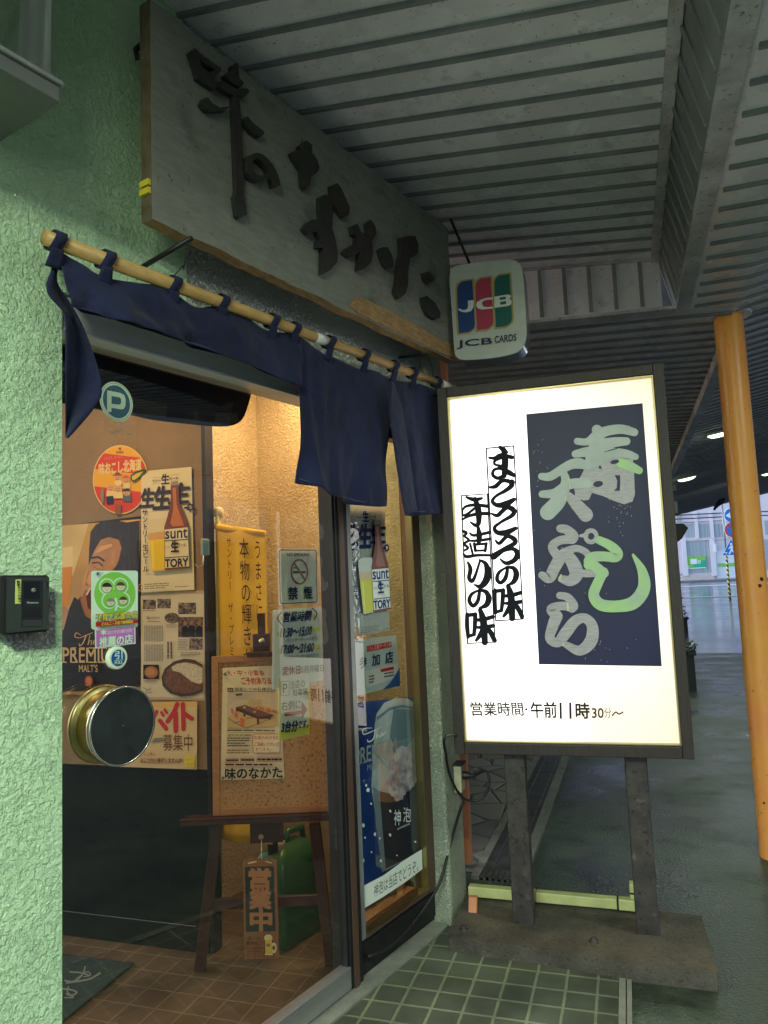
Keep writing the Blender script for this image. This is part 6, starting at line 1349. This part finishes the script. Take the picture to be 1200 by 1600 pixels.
for x in range(6):
    xx = 1196 + x * 24; fb('window', xx, 812, xx + 19, 835, blind, 0.002, 0.03); fb('window', xx, 842, xx + 19, 890, blind, 0.002, 0.03)
for x in range(4): fb('window', 1040 - x * 24, 818, 1060 - x * 24, 840, blind, 0.002, 0.03)
for x in (1087, 1110.5, 1131): fb('mullion', x, 800, x + 2, 842, pale2, 0.002, 0.20)
for y in (812, 842): fb('band', 1066, y, 1135, y + 2.6, pale2, 0.002, 0.14)
fb('mullion', 1112.5, 842, 1115.5, 900, pale2, 0.002, 0.22); fb('mullion', 1069, 842, 1071, 900, pale2, 0.002, 0.2)
fb('base_course', 1066, 896.5, 1116, 907, mat('far_base', (0.56, 0.46, 0.44), 0.7), 0.002, 0.12)
wp_ = fb('door', 1121, 859, 1152, 904, mat('far_door', (0.66, 0.66, 0.70), 0.4), 0.002, 0.06, label='white sliding door with a green stripe')
fb('stripe', 1122, 879, 1151, 886, mat('far_green', (0.20, 0.50, 0.12), 0.5), 0.062, 0.08)
fb('lantern', 1115.5, 850, 1118, 863, mat('far_lantern', (0.7, 0.7, 0.72), 0.4), 0.15, 0.4)
dpp = fb('pipe', 1057, 800, 1064, 818, alu_dull, 0.3, 0.5)
at = thing('billboard', 'green and white machine advertisement panel on the far building window', 'billboard', (*[FB.px(1087, 888).x, 59.9], FB.px(1087, 888).z))
s = Sheet(FB, 0.12); zA = s.zoom(1050, 680, 5.713)
gA = flat((0.22, 0.50, 0.10)); gB = flat((0.03, 0.40, 0.22)); wA = flat((0.75, 0.80, 0.82)); 
s.base([(128, 1080), (300, 1080), (302, 1185), (128, 1192)], gA, zA, 0.08); s.poly([(200, 1150), (300, 1108), (302, 1185), (180, 1190)], gB, zA); s.rect(165, 1105, 222, 1150, wA, zA); s.ring(242, 1132, 14, 16, 6, wA, zA, 16); s.poly([(128, 1192), (150, 1165), (155, 1172), (140, 1195), (302, 1186), (302, 1178), (180, 1184)], wA, zA)
s.build('face', parent=at)
# kerb, pavement, road paint
b = M(); b.box(XF(57.5), -40, 60, far_z(57.5) - 0.1, gz + 0.10, -2.45, 0, conc_strip); b.build('pavement', kind='structure', loc=(0, 0, 0))
b = M(); b.box(XF(57.3), -40, 60, far_z(57) - 0.1, gz + 0.04, -0.19, 0.0, mat('kerb_dark', (0.12, 0.12, 0.14), 0.6)); b.build('kerb', kind='structure', loc=(0, 0, 0))
pw = mat('road_paint', (0.72, 0.72, 0.74), 0.4)
for i, (y, w) in enumerate(((51.5, 0.5), (40.5, 0.45))):
    b = M(); b.add([V((-40, y - w, far_z(y - w) + 0.012)), V((60, y - w, far_z(y - w) + 0.012)), V((60, y + w, far_z(y + w) + 0.012)), V((-40, y + w, far_z(y + w) + 0.012))], [(0, 1, 2, 3)], pw if i == 0 else mat('worn_paint', (0.34, 0.31, 0.31), 0.5)); b.build('road_marking', kind='structure', loc=(0, 0, 0))
# traffic sign post
tp = ground(1141, 937); SG = XF(tp.y)
ts = thing('traffic_sign', 'black and yellow striped post with three blue traffic signs', 'traffic sign', (tp.x, tp.y, 0))
stripe = bpy.data.materials.new('hazard_stripes'); stripe.use_nodes = True; n_ = stripe.node_tree.nodes; l_ = stripe.node_tree.links
tc_ = n_.new('ShaderNodeTexCoord'); sp3 = n_.new('ShaderNodeSeparateXYZ'); l_.new(tc_.outputs['Object'], sp3.inputs[0])
ad = n_.new('ShaderNodeMath'); ad.operation = 'MULTIPLY_ADD'; ad.inputs[1].default_value = 0.8; l_.new(sp3.outputs[0], ad.inputs[0]); l_.new(sp3.outputs[2], ad.inputs[2])
fr_ = n_.new('ShaderNodeMath'); fr_.operation = 'MULTIPLY'; fr_.inputs[1].default_value = 4.6; l_.new(ad.outputs[0], fr_.inputs[0])
f2 = n_.new('ShaderNodeMath'); f2.operation = 'FRACT'; l_.new(fr_.outputs[0], f2.inputs[0]); f3 = n_.new('ShaderNodeMath'); f3.operation = 'GREATER_THAN'; f3.inputs[1].default_value = 0.5; l_.new(f2.outputs[0], f3.inputs[0])
mm = n_.new('ShaderNodeMix'); mm.data_type = 'RGBA'; mm.inputs[6].default_value = (0.015, 0.015, 0.02, 1); mm.inputs[7].default_value = (0.62, 0.52, 0.14, 1); l_.new(f3.outputs[0], mm.inputs[0]); l_.new(mm.outputs[2], n_['Principled BSDF'].inputs['Base Color'])
b = M(); b.tube([V((tp.x, tp.y + .05, 0)), V((tp.x, tp.y + .05, 2.25))], 0.055, stripe, 12); b.build('striped_sleeve', ts)
b = M(); b.tube([V((tp.x, tp.y + .05, 2.25)), V((tp.x, tp.y + .05, 4.6))], 0.04, alu_dull, 12); b.build('pole', ts)
BLS = flat((0.012, 0.17, 0.55), .35); RS = flat((0.55, 0.05, 0.06), .35); WS = flat((0.78, 0.80, 0.84), .35)
def discs(name, cx, cy, r, fn, lab):
    c = SG.px(cx, cy); b = M(); b.lathe(SG, [(r, -0.02), (r, 0.0), (0.0, 0.0)], WS, 32, *SG.ab(cx, cy)); o = b.build(name, ts, label=lab)
    s = Sheet(SG, 0.004); s.STEP = 0.003; z = lambda x, y: c + X * (x * r) - Z * (y * r); fn(s, z); s.build('marking', parent=o)
def arr(s, z): s.ell(0, 0, .94, .94, BLS, z, 32); s.poly([(-.8, 0), (-.1, -.5), (-.1, -.2), (.7, -.2), (.7, .2), (-.1, .2), (-.1, .5)], WS, z)
def nop(s, z): s.ell(0, 0, .96, .96, RS, z, 32); s.ell(0, 0, .72, .72, BLS, z, 32); s.stroke([(-.52, -.52), (.52, .52)], .2, RS, z, cap=False)
discs('sign_disc', 1144, 805, 0.36, arr, 'round blue sign with a white left arrow'); discs('sign_disc', 1145, 827.5, 0.37, nop, 'round blue no parking sign with red ring and bar')
c = SG.px(1143, 856); s = Sheet(SG, 0.0); s.STEP = 0.003; z = lambda x, y: c + X * (x * .42) - Z * (y * .42)
s.base([(0, -1), (1.05, .85), (1.0, .95), (-1.0, .95), (-1.05, .85)], WS, z, 0.02); s.poly([(0, -.93), (.97, .80), (-.97, .80)], BLS, z)
s.ell(0, -.42, .13, .14, WS, z, 14); s.poly([(-.12, -.25), (.14, -.25), (.34, .05), (.28, .12), (.13, -.02), (.12, .2), (.36, .68), (.22, .72), (.0, .35), (-.24, .72), (-.38, .66), (-.1, .2), (-.1, -.02), (-.26, .16), (-.33, .08)], WS, z)
for x in (-.62, .62): s.rect(x - .15, .45, x + .15, .55, WS, z)
s.build('sign_triangle', parent=ts, label='blue pedestrian crossing sign')
# leafy planters along the arcade
leafm = mat('leaf', (0.05, 0.12, 0.03), 0.5, var=0.5, vscale=30); potm = mat('planter_dark', (0.03, 0.034, 0.036), 0.6)
def planter(x, y, w, h, lh, label, n=160):
    t = thing('planter', label, 'planter', (x, y, far_z(y)), 'planters along the shop fronts'); z0 = far_z(y)
    b = M(); b.prism([V((x + sx * w * .42, y + sy * w * .42, z0)) for sx, sy in ((-1, -1), (1, -1), (1, 1), (-1, 1))], (0, 0, h), potm); b.prism([V((x + sx * w * .5, y + sy * w * .5, z0 + h)) for sx, sy in ((-1, -1), (1, -1), (1, 1), (-1, 1))], (0, 0, 0.05), potm); b.build('pot', t, bevel=0.01)
    b = M(); R = random.Random(int(x * 100 + y))
    for _ in range(n):
        c = V((x + R.uniform(-.5, .5) * w, y + R.uniform(-.5, .5) * w, z0 + h + R.random() ** 1.3 * lh)); a = R.uniform(0, tau); d = V((cos(a), sin(a), R.uniform(-.3, .8))).normalized(); sd = d.cross(Z).normalized(); L = R.uniform(.05, .11) * (1 + lh); 
        b.add([c, c + d * L * .5 + sd * L * .22, c + d * L, c + d * L * .5 - sd * L * .22], [(0, 1, 2, 3)], leafm)
    b.build('foliage', t)
p = ground(1070, 1078); planter(p.x, p.y, 0.30, 0.42, 0.14, 'near dark planter with low green leaves beside the right edge of the lit sign')
p = ground(1062, 988); planter(p.x, p.y, 0.42, 0.30, 0.34, 'dark planter of green leaves farther along behind the lit sign')
p = ground(1052, 950); planter(p.x, p.y, 0.7, 0.35, 1.0, 'farthest dark planter with a tall shrub behind the lit sign', 320)
p = ground(1151, 910); planter(p.x, 56.0, 1.4, 0.5, 0.9, 'round green shrub in a grey tub in front of the far building', 400)
# projecting shop signs and shop wall along the arcade
fsn = XF(14.0)
b = M(); pts = [(1040, 818), (1068, 818), (1075.5, 825), (1066, 841), (1060, 846), (1040, 846)]
b.prism([fsn.px(*q) for q in pts], (0, 0.25, 0), black_metal); b.box(fsn, fsn.ab(1030, 800)[0], fsn.ab(1046, 800)[0], 0.0, zL(0.5) - 0.02, -0.3, -0.05, potm); b.build('shop_lantern', label='dark pointed lantern shaped shop sign beyond the lit sign', cat='sign', bevel=0.02)
for i, (q0, q1, lab) in enumerate((((1038, 640), (1053.5, 662), 'dark box under the canopy near the top right of the lit sign'), ((1040, 757), (1058, 768), 'small dark box under the canopy by the lit sign edge'), ((1042, 784), (1060, 803), 'small greenish box hanging just above the dark lantern sign'))):
    fx = XF(9.0); a0, c1 = fx.ab(*q0); a1, c0 = fx.ab(*q1); b = M(); b.box(fx, a0, a1, c0, c1, -0.2, 0, black_metal if i < 2 else mat('green_box', (0.04, 0.07, 0.04), 0.5)); b.box(fx, a0 + .02, a0 + .05, c1, zL((a0 + a1) / 2) + .01, -0.12, -0.08, black_metal)
    b.build('hanging_box', label=lab, cat='box', bevel=0.01)
b = M(); b.box(XF(3.9), -3.4, -1.9, 0, 2.74, -16.1, 0, mat('arcade_wall', (0.10, 0.10, 0.11), 0.7, var=0.3, vscale=1.5)); b.build('arcade_wall', label='dark shop wall behind the stone paving beyond the lit sign', cat='wall')
# dangling cable under the canopy edge
b = M(); cf = XF(18.5); cp3 = [cf.px(1116, 797), cf.px(1119, 790), cf.px(1128, 778), cf.px(1131, 776), cf.px(1130, 784), cf.px(1123, 789), cf.px(1117, 794)]
b.tube([V(q) for q in catmull([tuple(p) for p in cp3], 5)], 0.03, black_rub, 6); b.build('dangling_cable', label='loose black cable hooked at the far canopy edge', cat='cable')
for i, y in enumerate((806, 812)):
    f4 = XF(45.0); b = M(); b.tube([f4.px(900, y + 14 - 2 * i), f4.px(1060, y - 1), f4.px(1140, y - 5), f4.px(1300, y - 10)], 0.03, black_rub, 5); b.build('overhead_wire', label=('upper' if i == 0 else 'lower') + ' thin overhead wire crossing in front of the far building', cat='wire', group='overhead wires')

# ================================================================== lights of the place outside the frame
tl_ = thing('ceiling_lamp', 'long pale green fluorescent canopy lamp behind the viewer by the green wall', 'lamp', (-0.25, -1.2, 2.99))
b = M(); b.box(Frame((-0.25, -1.2, 2.99), X, Y, Z), -0.62, 0.62, -0.07, 0.07, 0.0, 0.06, lamp_body); b.build('base', tl_, bevel=0.01)
b = M(); b.box(Frame((-0.25, -1.2, 2.99), X, Y, Z), -0.60, 0.60, -0.05, 0.05, -0.008, -0.001, mat('tube_cover', (0.9, 0.95, 0.85), 0.4, emit=(0.88, 1.0, 0.60), estr=6)); b.build('diffuser', tl_)
l = bpy.data.lights.new('lamp_light', 'AREA'); l.shape = 'RECTANGLE'; l.size = 1.2; l.size_y = 0.1; l.energy = 60; l.color = (0.86, 1.0, 0.74)
o = bpy.data.objects.new('lamp_light', l); COL.objects.link(o); o.parent = tl_; o.location = (0, 0, -0.012)
# unseen shop row right of the view, added to block sky reflections in the glass
ob = thing('opposite_sky_blocker', 'unseen dark row of shop fronts added to block sky from the door glass', 'building', (13, 10, 0))
ow = mat('sky_blocker_wall', (0.22, 0.21, 0.21), 0.7, var=0.3, vscale=0.6); og = mat('sky_blocker_glass', (0.05, 0.06, 0.07), 0.15)
b = M(); b.box(Frame((13, 0, 0), Y, Z, -X), -45, 46, 0, 9, -6, 0, ow); b.build('wall', ob)
for k in range(14):
    for z0, z1 in ((0.5, 2.6), (4.2, 5.8)): b = M(); b.box(Frame((13, 0, 0), Y, Z, -X), -42 + k * 6.2, -38 + k * 6.2, z0, z1, 0.002, 0.06, og); b.build('window', ob)
canopy_lamp(2.3, 0.3, 'glowing canopy lamp over the viewer', 0.6, 14)
canopy_lamp(2.1, 2.2, 'glowing canopy lamp right of the view', 0.6, 14)
